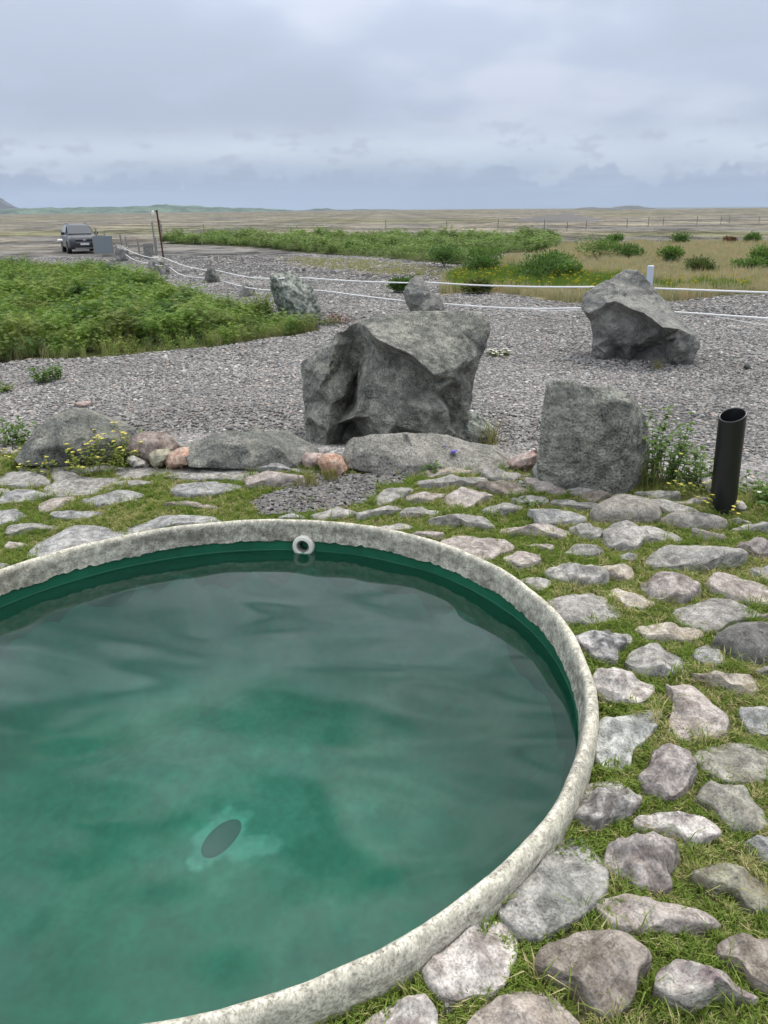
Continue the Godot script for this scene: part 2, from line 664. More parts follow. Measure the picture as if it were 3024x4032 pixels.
func build_tub() -> void:
	var t := thing("hot_tub", TUB, 0.0, "round sunken hot tub with green inside and speckled fibreglass rim", "hot tub")
	var segs := 720
	# rolled lip: outer foot, over the top, down the inner face to a ragged paint edge
	var prof := [[0.000, -0.10], [0.002, 0.00], [0.002, 0.045], [-0.001, 0.064], [-0.007, 0.078], [-0.017, 0.087], [-0.027, 0.087], [-0.035, 0.080], [-0.040, 0.066], [-0.043, 0.050], [-0.045, 0.034], [-0.047, 0.018], [-0.049, 0.005], [-0.051, -0.008]]
	var v := PackedVector3Array()
	var c := PackedColorArray()
	for i in prof.size():
		for k in segs:
			var a := TAU * k / segs
			var ca := cos(a)
			var sa := sin(a)
			var r: float = tub_r(a) + prof[i][0]
			var y: float = prof[i][1]
			y += n_mid.get_noise_2d(ca * 0.9, sa * 0.9) * 0.006
			r += n_mid.get_noise_2d(ca * 1.3 + 7.0, sa * 1.3) * 0.006
			if i == prof.size() - 1:
				y += n_fine.get_noise_2d(ca * 3.4, sa * 3.4) * 0.010 + n_mid.get_noise_2d(ca * 3.0, sa * 3.0) * 0.008
			elif i > 0:
				r += n_fine.get_noise_3d(ca, y * 2.0, sa) * 0.0015
			v.append(Vector3(ca * r, y, sa * r))
			# grey algae staining in patches, mostly where water stands on the inner face
			var st := 0.7 * n_mid.get_noise_3d(ca * 1.4, y * 3.0, sa * 1.4) + 0.8 * n_fine.get_noise_3d(ca * 2.6, y * 3.0, sa * 2.6)
			var stain := ss(-0.25, 0.75, st + (0.30 if i > 7 else -0.22))
			var g := Color(0.82, 0.79, 0.67).lerp(Color(0.25, 0.23, 0.19), stain * 0.76)
			c.append(g)
	part("rim", grid_mesh(v, prof.size(), segs, true, false, c), M.fibre, t)
	# wall, a little behind the lip's inner skirt
	var wp := [[-0.026, 0.030], [-0.038, -0.01], [-0.044, -0.05], [-0.052, -0.115], [-0.075, -0.35], [-0.085, -0.60], [-0.100, -0.88]]
	v = PackedVector3Array()
	c = PackedColorArray()
	for p in wp:
		for k in 240:
			var a := TAU * k / 240
			var r: float = tub_r(a) + p[0]
			v.append(Vector3(cos(a) * r, p[1], sin(a) * r))
			c.append(PAINT)
	part("wall", grid_mesh(v, wp.size(), 240, true, false, c), M.green, t)
	# floor: one paler coat, curving up into the wall
	v = PackedVector3Array()
	c = PackedColorArray()
	for i in 90:
		var u := i / 89.0
		for k in 180:
			var a := TAU * k / 180
			var r := (tub_r(a) - 0.070) * u
			var x := cos(a) * r
			var z := sin(a) * r
			var up := (0.62 + 0.22 * n_mid.get_noise_2d(cos(a) * 2.0, sin(a) * 2.0)) * pow(maxf(0.0, (u - 0.58) / 0.42), 2.4)
			v.append(Vector3(x, FLOOR_Y + up, z))
			var g := FLOOR_PAINT
			# pale crust round the drain, with a tail to one side
			var dx := x - 0.005
			var dz := z - 0.062
			var el := Vector2((dx * 0.853 + dz * 0.523) / 0.74, (dz * 0.853 - dx * 0.523) / 1.22).length()
			var crust := ss(0.118, 0.076, el + 0.05 * n_fine.get_noise_2d(x * 0.9, z * 0.9) + 0.03 * n_mid.get_noise_2d(x * 3.0, z * 3.0))
			var tail := ss(0.13, 0.04, Vector2(dx - 0.13, (dz - 0.03) * 2.2).length() + 0.12 * n_mid.get_noise_2d(x * 3.0 + 4.0, z * 3.0) + 0.05 * n_fine.get_noise_2d(x, z))
			var wisp := ss(0.34, 0.12, Vector2(dx - 0.1, dz + 0.1).length() + 0.35 * n_mid.get_noise_2d(x * 2.2, z * 2.2 + 9.0))
			g = g.lerp(Color(0.22, 0.50, 0.40), maxf(maxf(crust * 0.9, tail * 0.85), wisp * 0.22))
			c.append(g)
	part("floor", grid_mesh(v, 90, 180, true, true, c), M.green, t)
	var dr := part("drain", lathe([[0.001, 0.006], [0.030, 0.006], [0.050, 0.005], [0.060, 0.001], [0.066, -0.004]], 32, true), plain_mat("drain grey", Color(0.065, 0.12, 0.105), 0.8), t)
	dr.position = Vector3(0.005, FLOOR_Y, 0.062)
	dr.rotation.y = -0.55
	dr.scale = Vector3(0.74, 1, 1.22)
	# pale line left by the water
	v = PackedVector3Array()
	for p in [[0.0440, 0.001], [0.0470, 0.003], [0.0450, 0.006]]:
		for k in 240:
			var a := TAU * k / 240
			var r: float = tub_r(a) - p[0]
			v.append(Vector3(cos(a) * r, WATER_Y + p[1] + 0.001 * n_fine.get_noise_2d(cos(a) * 3.0, sin(a) * 3.0), sin(a) * r))
	part("water_line", grid_mesh(v, 3, 240, true, true), plain_mat("scum line", Color(0.03, 0.14, 0.09), 0.7), t)
	# inlet fitting in the far wall
	var az := atan2(-0.372 - TUB.x, -(-3.285 - TUB.z))
	var inl := Node3D.new()
	inl.name = "water_inlet"
	t.add_child(inl, true)
	var rr := tub_r(atan2(-cos(az), sin(az))) - 0.050
	inl.position = Vector3(sin(az) * rr, -0.030, -cos(az) * rr)
	inl.rotation = Vector3(PI / 2 - 0.10, -az, 0)
	part("flange", lathe([[0.050, -0.02], [0.0515, 0.010], [0.049, 0.019], [0.043, 0.024], [0.034, 0.026], [0.030, 0.024], [0.028, 0.012], [0.027, -0.02]], 40, false), M.white_plastic, inl)
	part("socket", lathe([[0.0265, 0.018], [0.022, 0.014], [0.021, -0.03], [0.001, -0.032]], 32, false), plain_mat("socket grey", Color(0.22, 0.22, 0.20), 0.5), inl)
	var ball := part("nozzle", lathe([[0.0205, -0.004], [0.019, 0.004], [0.0175, 0.006], [0.0168, 0.002], [0.016, -0.026], [0.0005, -0.027]], 28, false), M.black_plastic, inl)
	ball.position = Vector3(0.005, 0.004, -0.006)
	# raised ribs of the flange
	for k in 28:
		var a := TAU * k / 28
		var rib := part("rib", box_mesh(Vector3(0.0022, 0.003, 0.008)), M.white_plastic, inl)
		rib.position = Vector3(cos(a) * 0.044, 0.0245, sin(a) * 0.044)
		rib.rotation.y = -a + PI / 2
	# water: gently rippled sheet
	v = PackedVector3Array()
	var rings := 110
	for i in rings:
		for k in 240:
			var a := TAU * k / 240
			var r := (tub_r(a) - 0.0440) * i / (rings - 1.0)
			var x := TUB.x + cos(a) * r
			var z := TUB.z + sin(a) * r
			var y := 0.0085 * n_wave.get_noise_2d(x * 0.9 + z * 0.25, z * 1.7) + 0.0014 * n_wave.get_noise_2d(x * 2.4 + 5.0, z * 4.4 - x)
			var near := Vector2(x + 0.415, z + 3.2).length()
			y += 0.0008 * sin(near * 26.0) * exp(-near * 2.6)
			v.append(Vector3(x, WATER_Y + y, z))
	var w := part("water", grid_mesh(v, rings, 240, true, true), M.water, self)
	tag(w, "still green water filling the hot tub", "water", "", "structure")


# ---------------------------------------------------------------- stones
func look(k: String) -> Array:   # base colour, second colour, share, roughness of relief
	match k:
		"g": return [Color(0.30, 0.30, 0.295), Color(0.41, 0.41, 0.405), 0.5, 0.5]
		"g2": return [Color(0.27, 0.27, 0.27), Color(0.47, 0.47, 0.465), 0.6, 1.1]
		"g3": return [Color(0.25, 0.265, 0.26), Color(0.45, 0.46, 0.46), 0.55, 0.5]
		"b": return [Color(0.27, 0.285, 0.31), Color(0.42, 0.44, 0.465), 0.5, 0.5]
		"b2": return [Color(0.30, 0.33, 0.335), Color(0.55, 0.59, 0.60), 0.6, 0.7]
		"p": return [Color(0.37, 0.31, 0.295), Color(0.50, 0.45, 0.435), 0.55, 0.8]
		"p2": return [Color(0.36, 0.30, 0.26), Color(0.47, 0.41, 0.37), 0.5, 0.8]
		"w": return [Color(0.38, 0.33, 0.325), Color(0.66, 0.63, 0.63), 0.7, 1.3]
		"d": return [Color(0.13, 0.135, 0.155), Color(0.55, 0.56, 0.60), 0.45, 1.1]
		"d2": return [Color(0.22, 0.20, 0.20), Color(0.52, 0.52, 0.54), 0.55, 1.3]
		"t": return [Color(0.40, 0.34, 0.26), Color(0.54, 0.49, 0.42), 0.5, 0.9]
		"t2": return [Color(0.50, 0.43, 0.34), Color(0.65, 0.60, 0.52), 0.5, 0.9]
		"o": return [Color(0.26, 0.26, 0.215), Color(0.37, 0.37, 0.325), 0.5, 0.7]
		"m": return [Color(0.24, 0.20, 0.165), Color(0.39, 0.34, 0.305), 0.5, 1.1]
		"m2": return [Color(0.29, 0.275, 0.25), Color(0.37, 0.355, 0.33), 0.5, 0.3]
		"mo": return [Color(0.20, 0.18, 0.12), Color(0.30, 0.30, 0.22), 0.5, 0.5]
		"k": return [Color(0.155, 0.155, 0.155), Color(0.235, 0.235, 0.23), 0.5, 0.3]
		"u": return [Color(0.24, 0.20, 0.195), Color(0.44, 0.40, 0.40), 0.5, 1.4]
		"up": return [Color(0.30, 0.23, 0.25), Color(0.47, 0.46, 0.44), 0.5, 1.2]
		"gr": return [Color(0.155, 0.165, 0.155), Color(0.30, 0.31, 0.285), 0.45, 1.0]
		"gb": return [Color(0.20, 0.21, 0.21), Color(0.29, 0.295, 0.285), 0.5, 1.0]
		"gd": return [Color(0.15, 0.16, 0.155), Color(0.25, 0.255, 0.24), 0.4, 1.0]
		"gl": return [Color(0.20, 0.205, 0.195), Color(0.31, 0.31, 0.295), 0.55, 1.0]
		"li": return [Color(0.10, 0.115, 0.11), Color(0.40, 0.45, 0.42), 0.45, 1.0]
		"ls": return [Color(0.20, 0.205, 0.205), Color(0.42, 0.42, 0.42), 0.5, 1.0]
		"ru": return [Color(0.24, 0.195, 0.18), Color(0.33, 0.29, 0.275), 0.5, 1.0]
		"rb": return [Color(0.34, 0.33, 0.26), Color(0.42, 0.41, 0.33), 0.5, 1.0]
		"ro": return [Color(0.45, 0.27, 0.20), Color(0.50, 0.38, 0.32), 0.5, 1.0]
		"rw": return [Color(0.42, 0.41, 0.40), Color(0.56, 0.55, 0.54), 0.5, 1.0]
		"rp": return [Color(0.40, 0.29, 0.275), Color(0.50, 0.42, 0.40), 0.5, 1.0]
		"rg": return [Color(0.24, 0.26, 0.25), Color(0.33, 0.345, 0.33), 0.5, 1.0]
		"rk": return [Color(0.085, 0.09, 0.095), Color(0.14, 0.145, 0.15), 0.5, 1.0]
	return [Color(0.3, 0.3, 0.3), Color(0.4, 0.4, 0.4), 0.5, 0.5]


func stone_tint(k: Array, p: Vector3, s: float, small: float, shade := 1.0) -> Color:
	var q := p * s
	var a := n_mid.get_noise_3d(q.x, q.y, q.z) + small * n_fine.get_noise_3d(q.x * 0.8, q.y * 0.8, q.z * 0.8)
	var g: Color = k[0].lerp(k[1], ss(0.55, -0.55, -a + (0.5 - k[2]))) * Color(1.03, 1.0, 0.95)
	g = g * (1.42 * shade)
	g.a = 1.0
	return g


func build_paving() -> void:
	mask.resize(MW * MH)
	var root := Node3D.new()
	root.name = "stone_paving"
	add_child(root)
	tag(root, "uneven field stones set in short turf around the hot tub", "paving", "", "structure")
	var bare := poly2(BARE_PATCH)
	fill_mask(bare, 2)
	var i := 0
	rng.seed = 900
	for s in PAVING:
		var o := poly2(s[2])
		i += 1
		var mid := Vector2.ZERO
		for p in o:
			mid += p
		mid /= o.size()
		fill_mask(o, 1)
		var area := 0.0
		for k in o.size():
			area += o[k].cross(o[(k + 1) % o.size()])
		if area < 0.0:
			o.reverse()
		# smooth outline through the given corners
		var near := mid.length() < 3.2
		var n := 56 if near else 32
		var ring: Array[Vector2] = []
		var per := 0.0
		for k in o.size():
			per += o[k].distance_to(o[(k + 1) % o.size()])
		var at := 0.0
		for k in o.size():
			var a := o[k]
			var b := o[(k + 1) % o.size()]
			var pre := o[(k + o.size() - 1) % o.size()]
			var post := o[(k + 2) % o.size()]
			var len := a.distance_to(b)
			while at < len:
				ring.append(a.cubic_interpolate(b, pre, post, at / len))
				at += per / n
			at -= len
		n = ring.size()
		var lk := look(s[0])
		for q in 2:   # dusty, so greyer than fresh stone
			var lum: float = lk[q].get_luminance()
			lk[q] = lk[q].lerp(Color(lum, lum, lum * 0.99), 0.35)
		var h: float = s[1] * 0.66
		# a few flat breaks across the top
		var cuts := []
		var reach := per / TAU
		for k in 4:
			var ang := rng.randf() * TAU
			var slope := h / reach * rng.randf_range(0.35, 1.3)
			cuts.append([Vector2(cos(ang), sin(ang)) * slope, h * rng.randf_range(0.80, 1.15)])
		var prof := [[1.06, -0.06], [1.0, -0.012], [0.985, 0.32 * h], [0.955, 0.62 * h], [0.90, 0.84 * h], [0.83, 0.98 * h], [0.74, 1.06 * h], [0.64, 1.11 * h], [0.53, 1.14 * h], [0.42, 1.16 * h], [0.30, 1.17 * h], [0.18, 1.17 * h], [0.08, 1.17 * h], [0.0, 1.17 * h]]
		if lk[3] < 0.4:   # rounded boulders worn smooth by water
			prof = [[1.04, -0.05], [1.02, 0.0], [1.0, 0.18 * h], [0.965, 0.36 * h], [0.90, 0.56 * h], [0.82, 0.72 * h], [0.72, 0.84 * h], [0.60, 0.93 * h], [0.48, 0.98 * h], [0.34, 1.02 * h], [0.2, 1.04 * h], [0.1, 1.05 * h], [0.0, 1.05 * h]]
		var v := PackedVector3Array()
		var c := PackedColorArray()
		var gy := ground_y(mid.x, mid.y)
		for pr in prof:
			for k in n:
				var q: Vector2 = mid + (ring[k] - mid) * pr[0] * 1.28
				var y: float = pr[1]
				var f := n_ridge.get_noise_3d(q.x * 3.2, i * 3.1, q.y * 3.2)
				var g := n_fine.get_noise_3d(q.x * 1.3, i * 2.7 + y * 3.0, q.y * 1.3)
				if y > 0.0:
					if lk[3] > 0.4:
						for cut in cuts:
							var w := cut[0] as Vector2
							var lim: float = cut[1] - w.dot(q - mid)
							y = minf(y, maxf(lim, 0.5 * y))
					y += (f * 0.012 + g * 0.008) * lk[3] * ss(0.0, 0.5 * h, y) + n_mid.get_noise_2d(q.x * 1.4, q.y * 1.4 + i) * 0.18 * h * ss(0.0, 0.4 * h, y)
				var out := (ring[k] - mid).normalized()
				if pr[0] > 0.15:
					q += out * (g * 0.008 + n_mid.get_noise_3d(q.x * 1.6, y * 9.0, q.y * 1.6) * 0.008)
				v.append(Vector3(q.x - mid.x, y, q.y - mid.y))
				c.append(stone_tint(lk, Vector3(q.x, y * 1.5 + i * 1.7, q.y), 1.6 + 1.0 * lk[3], 1.3, 0.82))
		var st := part("paving_stone", grid_mesh(v, prof.size(), n, true, false, c), M.stone, root)
		st.position = Vector3(mid.x, gy, mid.y)
		st.name = numbered("paving_stone")


func fill_mask(p: PackedVector2Array, val: int) -> void:
	var lo := p[0]
	var hi := p[0]
	for q in p:
		lo = lo.min(q)
		hi = hi.max(q)
	for j in range(maxi(0, int((lo.y - MZ0) / MS)), mini(MH, int((hi.y - MZ0) / MS) + 2)):
		for i in range(maxi(0, int((lo.x - MX0) / MS)), mini(MW, int((hi.x - MX0) / MS) + 2)):
			if Geometry2D.is_point_in_polygon(Vector2(MX0 + i * MS, MZ0 + j * MS), p):
				mask[j * MW + i] = val


func masked(x: float, z: float) -> int:
	var i := int((x - MX0) / MS + 0.5)
	var j := int((z - MZ0) / MS + 0.5)
	if i < 0 or j < 0 or i >= MW or j >= MH:
		return 0
	return mask[j * MW + i]


# A rock from an outline and points on its near face: both are cut into small triangles and roughened.
# eye: where the near face was measured from, as (height, distance) in the rock's own frame; only the order of the triangles depends on it.
func rock_mesh(outline: Array, inner: Array, eye: Array, thick: float, amp: float, edge: float, k: Array, at: Vector3, tint_scale: float) -> ArrayMesh:
	var pts: Array[Vector3] = []
	var poly := PackedVector2Array()
	var size := 0.0
	for i in range(0, outline.size(), 3):
		size = maxf(size, maxf(absf(outline[i]), absf(outline[i + 1])))
	for i in range(0, outline.size(), 3):
		var j := (i + 3) % outline.size()
		var pa := Vector3(outline[i], outline[i + 1], outline[i + 2])
		var pb := Vector3(outline[j], outline[j + 1], outline[j + 2])
		var cuts := maxi(1, int(ceil(pa.distance_to(pb) / (size * 0.07))))
		for q in cuts:
			var p := pa.lerp(pb, float(q) / cuts)
			pts.append(p)
			poly.append(Vector2(p.x, p.y - eye[0]) / (eye[1] - p.z))
	var n := pts.size()
	for i in range(0, inner.size(), 3):
		pts.append(Vector3(inner[i], inner[i + 1], inner[i + 2]))
	var p2 := PackedVector2Array()
	for p in pts:
		p2.append(Vector2(p.x, p.y - eye[0]) / (eye[1] - p.z))
	var mid := Vector3.ZERO
	for i in n:
		mid += pts[i]
	mid /= n
	mid.z -= thick * 0.4
	var tris := []
	var del := Geometry2D.triangulate_delaunay(p2)
	for i in range(0, del.size(), 3):
		var a := pts[del[i]]
		var b := pts[del[i + 1]]
		var c := pts[del[i + 2]]
		var u0 := p2[del[i]]
		var u1 := p2[del[i + 1]]
		var u2 := p2[del[i + 2]]
		if not Geometry2D.is_point_in_polygon((u0 + u1 + u2) / 3.0, poly):
			continue
		tris.append([a, b, c] if (u2 - u0).cross(u1 - u0) > 0.0 else [a, c, b])
	var back: Array[Vector3] = []
	var half: Array[Vector3] = []
	for i in n:
		var q := mid + (pts[i] - mid) * 0.80
		var fall: float = 1.25 * maxf(0.05, (eye[0] - pts[i].y) / eye[1]) * thick   # the back slopes away below the crest
		back.append(Vector3(q.x, (minf(q.y, pts[i].y) if pts[i].y > mid.y else pts[i].y) - fall, pts[i].z - thick))
		half.append(Vector3(lerpf(pts[i].x, mid.x, 0.02), pts[i].y - fall * 0.4, pts[i].z - thick * 0.4))
	var bc := Vector3(mid.x, mid.y, mid.z - thick * 0.85)
	var sides := []
	for i in n:
		var j := (i + 1) % n
		sides.append_array([[pts[i], pts[j], half[j]], [pts[i], half[j], half[i]], [half[i], half[j], back[j]], [half[i], back[j], back[i]], [back[i], back[j], bc]])
	for t in sides:
		var g: Vector3 = (t[0] + t[1] + t[2]) / 3.0
		var nn: Vector3 = (t[2] - t[0]).cross(t[1] - t[0])
		tris.append(t if nn.dot(g - mid) > 0.0 else [t[0], t[2], t[1]])
	var done := []
	while tris.size():
		var t: Array = tris.pop_back()
		var a: Vector3 = t[0]
		var b: Vector3 = t[1]
		var c: Vector3 = t[2]
		var e0 := a.distance_to(b)
		var e1 := b.distance_to(c)
		var e2 := c.distance_to(a)
		var m := maxf(e0, maxf(e1, e2))
		if m <= edge:
			done.append(t)
		elif m == e0:
			var h := (a + b) * 0.5
			tris.append([a, h, c])
			tris.append([h, b, c])
		elif m == e1:
			var h := (b + c) * 0.5
			tris.append([a, b, h])
			tris.append([a, h, c])
		else:
			var h := (c + a) * 0.5
			tris.append([a, b, h])
			tris.append([h, b, c])
	var seen := {}
	var v := PackedVector3Array()
	var idx := PackedInt32Array()
	for t in done:
		for p in t:
			var key := Vector3i((p * 20000.0).round())
			if not seen.has(key):
				seen[key] = v.size()
				v.append(p)
			idx.append(seen[key])
	# soften the cut edges, then roughen
	var nv := v.size()
	var pull := PackedVector3Array()
	var cnt := PackedInt32Array()
	for rep in 1:
		pull = PackedVector3Array()
		pull.resize(nv)
		cnt = PackedInt32Array()
		cnt.resize(nv)
		for i in range(0, idx.size(), 3):
			for q in 3:
				var x := idx[i + q]
				var y := idx[i + (q + 1) % 3]
				pull[x] += v[y]
				pull[y] += v[x]
				cnt[x] += 1
				cnt[y] += 1
		for i in nv:
			v[i] = v[i].lerp(pull[i] / cnt[i], 0.12)
	var c := PackedColorArray()
	for i in nv:
		var p := v[i]
		var w := p + at
		var dir := (p - mid).normalized()
		var f := n_ridge.get_noise_3d(w.x * 1.5, w.y * 1.5, w.z * 1.5) * 0.8 + n_mid.get_noise_3d(w.x * 1.3, w.y * 1.3, w.z * 1.3) * 0.8 + n_fine.get_noise_3d(w.x * 0.8, w.y * 0.8, w.z * 0.8) * 1.1 + n_cell.get_noise_3d(w.x, w.y * 0.8, w.z) * 0.85
		v[i] = p + dir * f * amp
		c.append(stone_tint(k, w, tint_scale, 1.0, 0.92))
	return smooth_mesh(v, idx, c)


func build_rocks() -> void:
	for r in ROCKS:
		var at := Vector3(r[5][0], r[5][1], r[5][2])
		var small: bool = r[0] == "rock"
		var o := part(r[0], rock_mesh(r[10], r[11], r[12], r[7], r[8], r[9], look(r[4]), at, 3.0 if small or r[4] == "li" else 1.5), M.stone if small else M.granite, self)
		tag(o, r[1], r[2], r[3])
		o.position = at
		o.rotation.y = r[6]
	# pale veins crossing the left face of the largest boulder are mineral, part of its skin


# ---------------------------------------------------------------- gravel
func pebble_mesh(seed_: int) -> ArrayMesh:
	var r := RandomNumberGenerator.new()
	r.seed = seed_
	var s := SphereMesh.new()
	s.radius = 0.5
	s.height = 1.0
	s.radial_segments = 7
	s.rings = 3
	var a := s.get_mesh_arrays()
	var v: PackedVector3Array = a[Mesh.ARRAY_VERTEX]
	var idx: PackedInt32Array = a[Mesh.ARRAY_INDEX]
	var st := Vector3(r.randf_range(0.8, 1.2), r.randf_range(0.38, 0.6), r.randf_range(0.7, 1.0))
	for i in v.size():
		var p := v[i]
		v[i] = p * st * (1.0 + 0.5 * n_mid.get_noise_3d(p.x * 0.9 + seed_, p.y * 0.9, p.z * 0.9))
	return smooth_mesh(v, idx)


func pebble_tint() -> Color:
	var u := rng.randf()
	var g := rng.randf_range(0.18, 0.34)
	if u < 0.05:
		g = rng.randf_range(0.36, 0.58)
		return Color(g, g * 0.98, g * 0.93)
	if u < 0.10:
		return Color(g * 1.35, g * 1.1, g * 0.95)
	if u < 0.20:
		return Color(g * 0.6, g * 0.61, g * 0.62)
	return Color(g * 1.01, g * 0.98, g * 0.95)


func build_gravel() -> void:
	rng.seed = 101
	var root := stuff("gravel", "loose grey gravel covering the yard beyond the paving", "gravel")
	var kinds: Array[Mesh] = []
	for k in 4:
		kinds.append(pebble_mesh(20 + k * 3))
	var xf := [[], [], [], []]
	var tint := [PackedColorArray(), PackedColorArray(), PackedColorArray(), PackedColorArray()]
	# [near depth, far depth, stones per square metre, smallest, largest]
	for band in [[3.6, 7.0, 2400, 0.012, 0.040], [7.0, 10.5, 1300, 0.016, 0.050], [10.5, 16.0, 650, 0.022, 0.065], [16.0, 27.0, 190, 0.035, 0.09], [27.0, 45.0, 40, 0.05, 0.13]]:
		var x0: float = -band[1] * 0.56 - 0.3
		var x1: float = band[1] * 0.56 + 0.3
		var count := int((x1 - x0) * (band[1] - band[0]) * band[2])
		for i in count:
			var x := rng.randf_range(x0, x1)
			var z := -rng.randf_range(band[0], band[1])
			if absf(x) > -z * 0.58 + 0.4:
				continue
			var e := -z - (4.08 - 0.2 * clampf(x, -6.0, 6.0))
			var m := masked(x, z)
			if m == 1 or (m == 0 and e < 0.22 + 0.35 * n_mid.get_noise_2d(x, z)):
				continue
			if -z > 9.0 and (inside(poly_thicket, x, z) or inside(poly_meadow, x, z) or inside(poly_band, x, z)):
				continue
			var s := rng.randf_range(0.0, 1.0)
			s = lerpf(band[3], band[4], s * s)
			if m == 2:
				s *= 0.55
			var t := Transform3D(Basis.from_euler(Vector3(rng.randf_range(-0.4, 0.4), rng.randf() * TAU, rng.randf_range(-0.4, 0.4))).scaled(Vector3.ONE * s), Vector3(x, ground_y(x, z) + s * 0.10, z))
			var k := rng.randi() % 4
			xf[k].append(t)
			# paler and darker drifts
			var pc := pebble_tint() * (1.0 + 0.28 * n_big.get_noise_2d(x * 0.9, z * 0.7 + 15.0))
			tint[k].append(pc)
	for i in 9000:
		var x := rng.randf_range(-0.75, 0.35)
		var z := -rng.randf_range(3.5, 4.7)
		if masked(x, z) != 2:
			continue
		var s := rng.randf_range(0.008, 0.026)
		var k := i % 4
		xf[k].append(Transform3D(Basis.from_euler(Vector3(rng.randf_range(-0.4, 0.4), rng.randf() * TAU, 0.0)).scaled(Vector3.ONE * s), Vector3(x, ground_y(x, z) + s * 0.15 + 0.002, z)))
		tint[k].append(pebble_tint() * 0.62)
	for k in 4:
		scatter("pebbles", kinds[k], M.pebble, xf[k], tint[k], root)


# ---------------------------------------------------------------- grass and leaves
func tuft_mesh(seed_: int, n: int, h: float, w: float, spread: float, lean: float) -> ArrayMesh:
	var r := RandomNumberGenerator.new()
	r.seed = seed_
	var v := PackedVector3Array()
	var c := PackedColorArray()
	for i in n:
		var a := r.randf() * TAU
		var base := Vector3(cos(a), 0, sin(a)) * r.randf() * spread
		var b := r.randf() * TAU
		var dir := Vector3(cos(b), 0, sin(b))
		var side := Vector3(-dir.z, 0, dir.x) * w * r.randf_range(0.6, 1.2)
		var hh := h * r.randf_range(0.5, 1.15)
		var ln := lean * r.randf_range(0.3, 1.4)
		var p1 := base + Vector3(0, hh * 0.6, 0) + dir * hh * ln * 0.35
		var p2 := base + Vector3(0, hh * (1.0 - 0.35 * ln), 0) + dir * hh * ln
		v.append_array([base - side, p1 - side * 0.8, base + side, base + side, p1 - side * 0.8, p1 + side * 0.8, p1 - side * 0.8, p2, p1 + side * 0.8])
		var g := r.randf_range(0.75, 1.25)
		var col := Color(g, g, g)
		if r.randf() < 0.14:
			col = Color(2.0 * g, 1.5 * g, 1.7 * g)
		for k in 9:
			c.append(col)
	return flat_mesh(v, c)


# An upright stem with whorls of narrow leaflets.
func sprig_mesh(seed_: int, h: float, whorls: int, leaflets: int, length: float, width: float) -> ArrayMesh:
	var r := RandomNumberGenerator.new()
	r.seed = seed_
	var v := PackedVector3Array()
	var c := PackedColorArray()
	for i in whorls:
		var a := r.randf() * TAU
		var up := h * (0.25 + 0.75 * (i + r.randf()) / whorls)
		var out := Vector3(cos(a), 0, sin(a)) * h * r.randf_range(0.05, 0.42)
		var hub := Vector3(0, up, 0) + out
		# leaf stalk
		var foot := Vector3(0, up * 0.55, 0)
		var s := Vector3(0.004, 0, 0.004)
		v.append_array([foot - s, hub, foot + s])
		for q in 3:
			c.append(Color(0.8, 0.8, 0.6))
		var tilt := Basis.from_euler(Vector3(r.randf_range(-0.6, 0.6), 0, r.randf_range(-0.6, 0.6)))
		var g := r.randf_range(0.7, 1.35)
		for k in leaflets:
			var b := TAU * k / leaflets + r.randf_range(-0.25, 0.25)
			var d: Vector3 = tilt * Vector3(cos(b), 0.30, sin(b)).normalized()
			var sd := d.cross(tilt * Vector3.UP).normalized() * width * 0.5
			var l := length * r.randf_range(0.7, 1.15)
			var m := hub + d * l * 0.5 + Vector3(0, l * 0.05, 0)
			var e := hub + d * l - Vector3(0, l * 0.12, 0)
			v.append_array([hub, m - sd, m + sd, m - sd, e, m + sd])
			var gg := g * r.randf_range(0.85, 1.15)
			for q in 6:
				c.append(Color(gg, gg, gg))
	return flat_mesh(v, c)


func grass_tint(dry: float) -> Color:
	var a := Color(0.150, 0.235, 0.036)
	var b := Color(0.235, 0.295, 0.065)
	var s := Color(0.52, 0.45, 0.24)
	var u := rng.randf()
	var c := a.lerp(b, u)
	if rng.randf() < dry:
		c = c.lerp(s, rng.randf_range(0.4, 1.0))
	return c


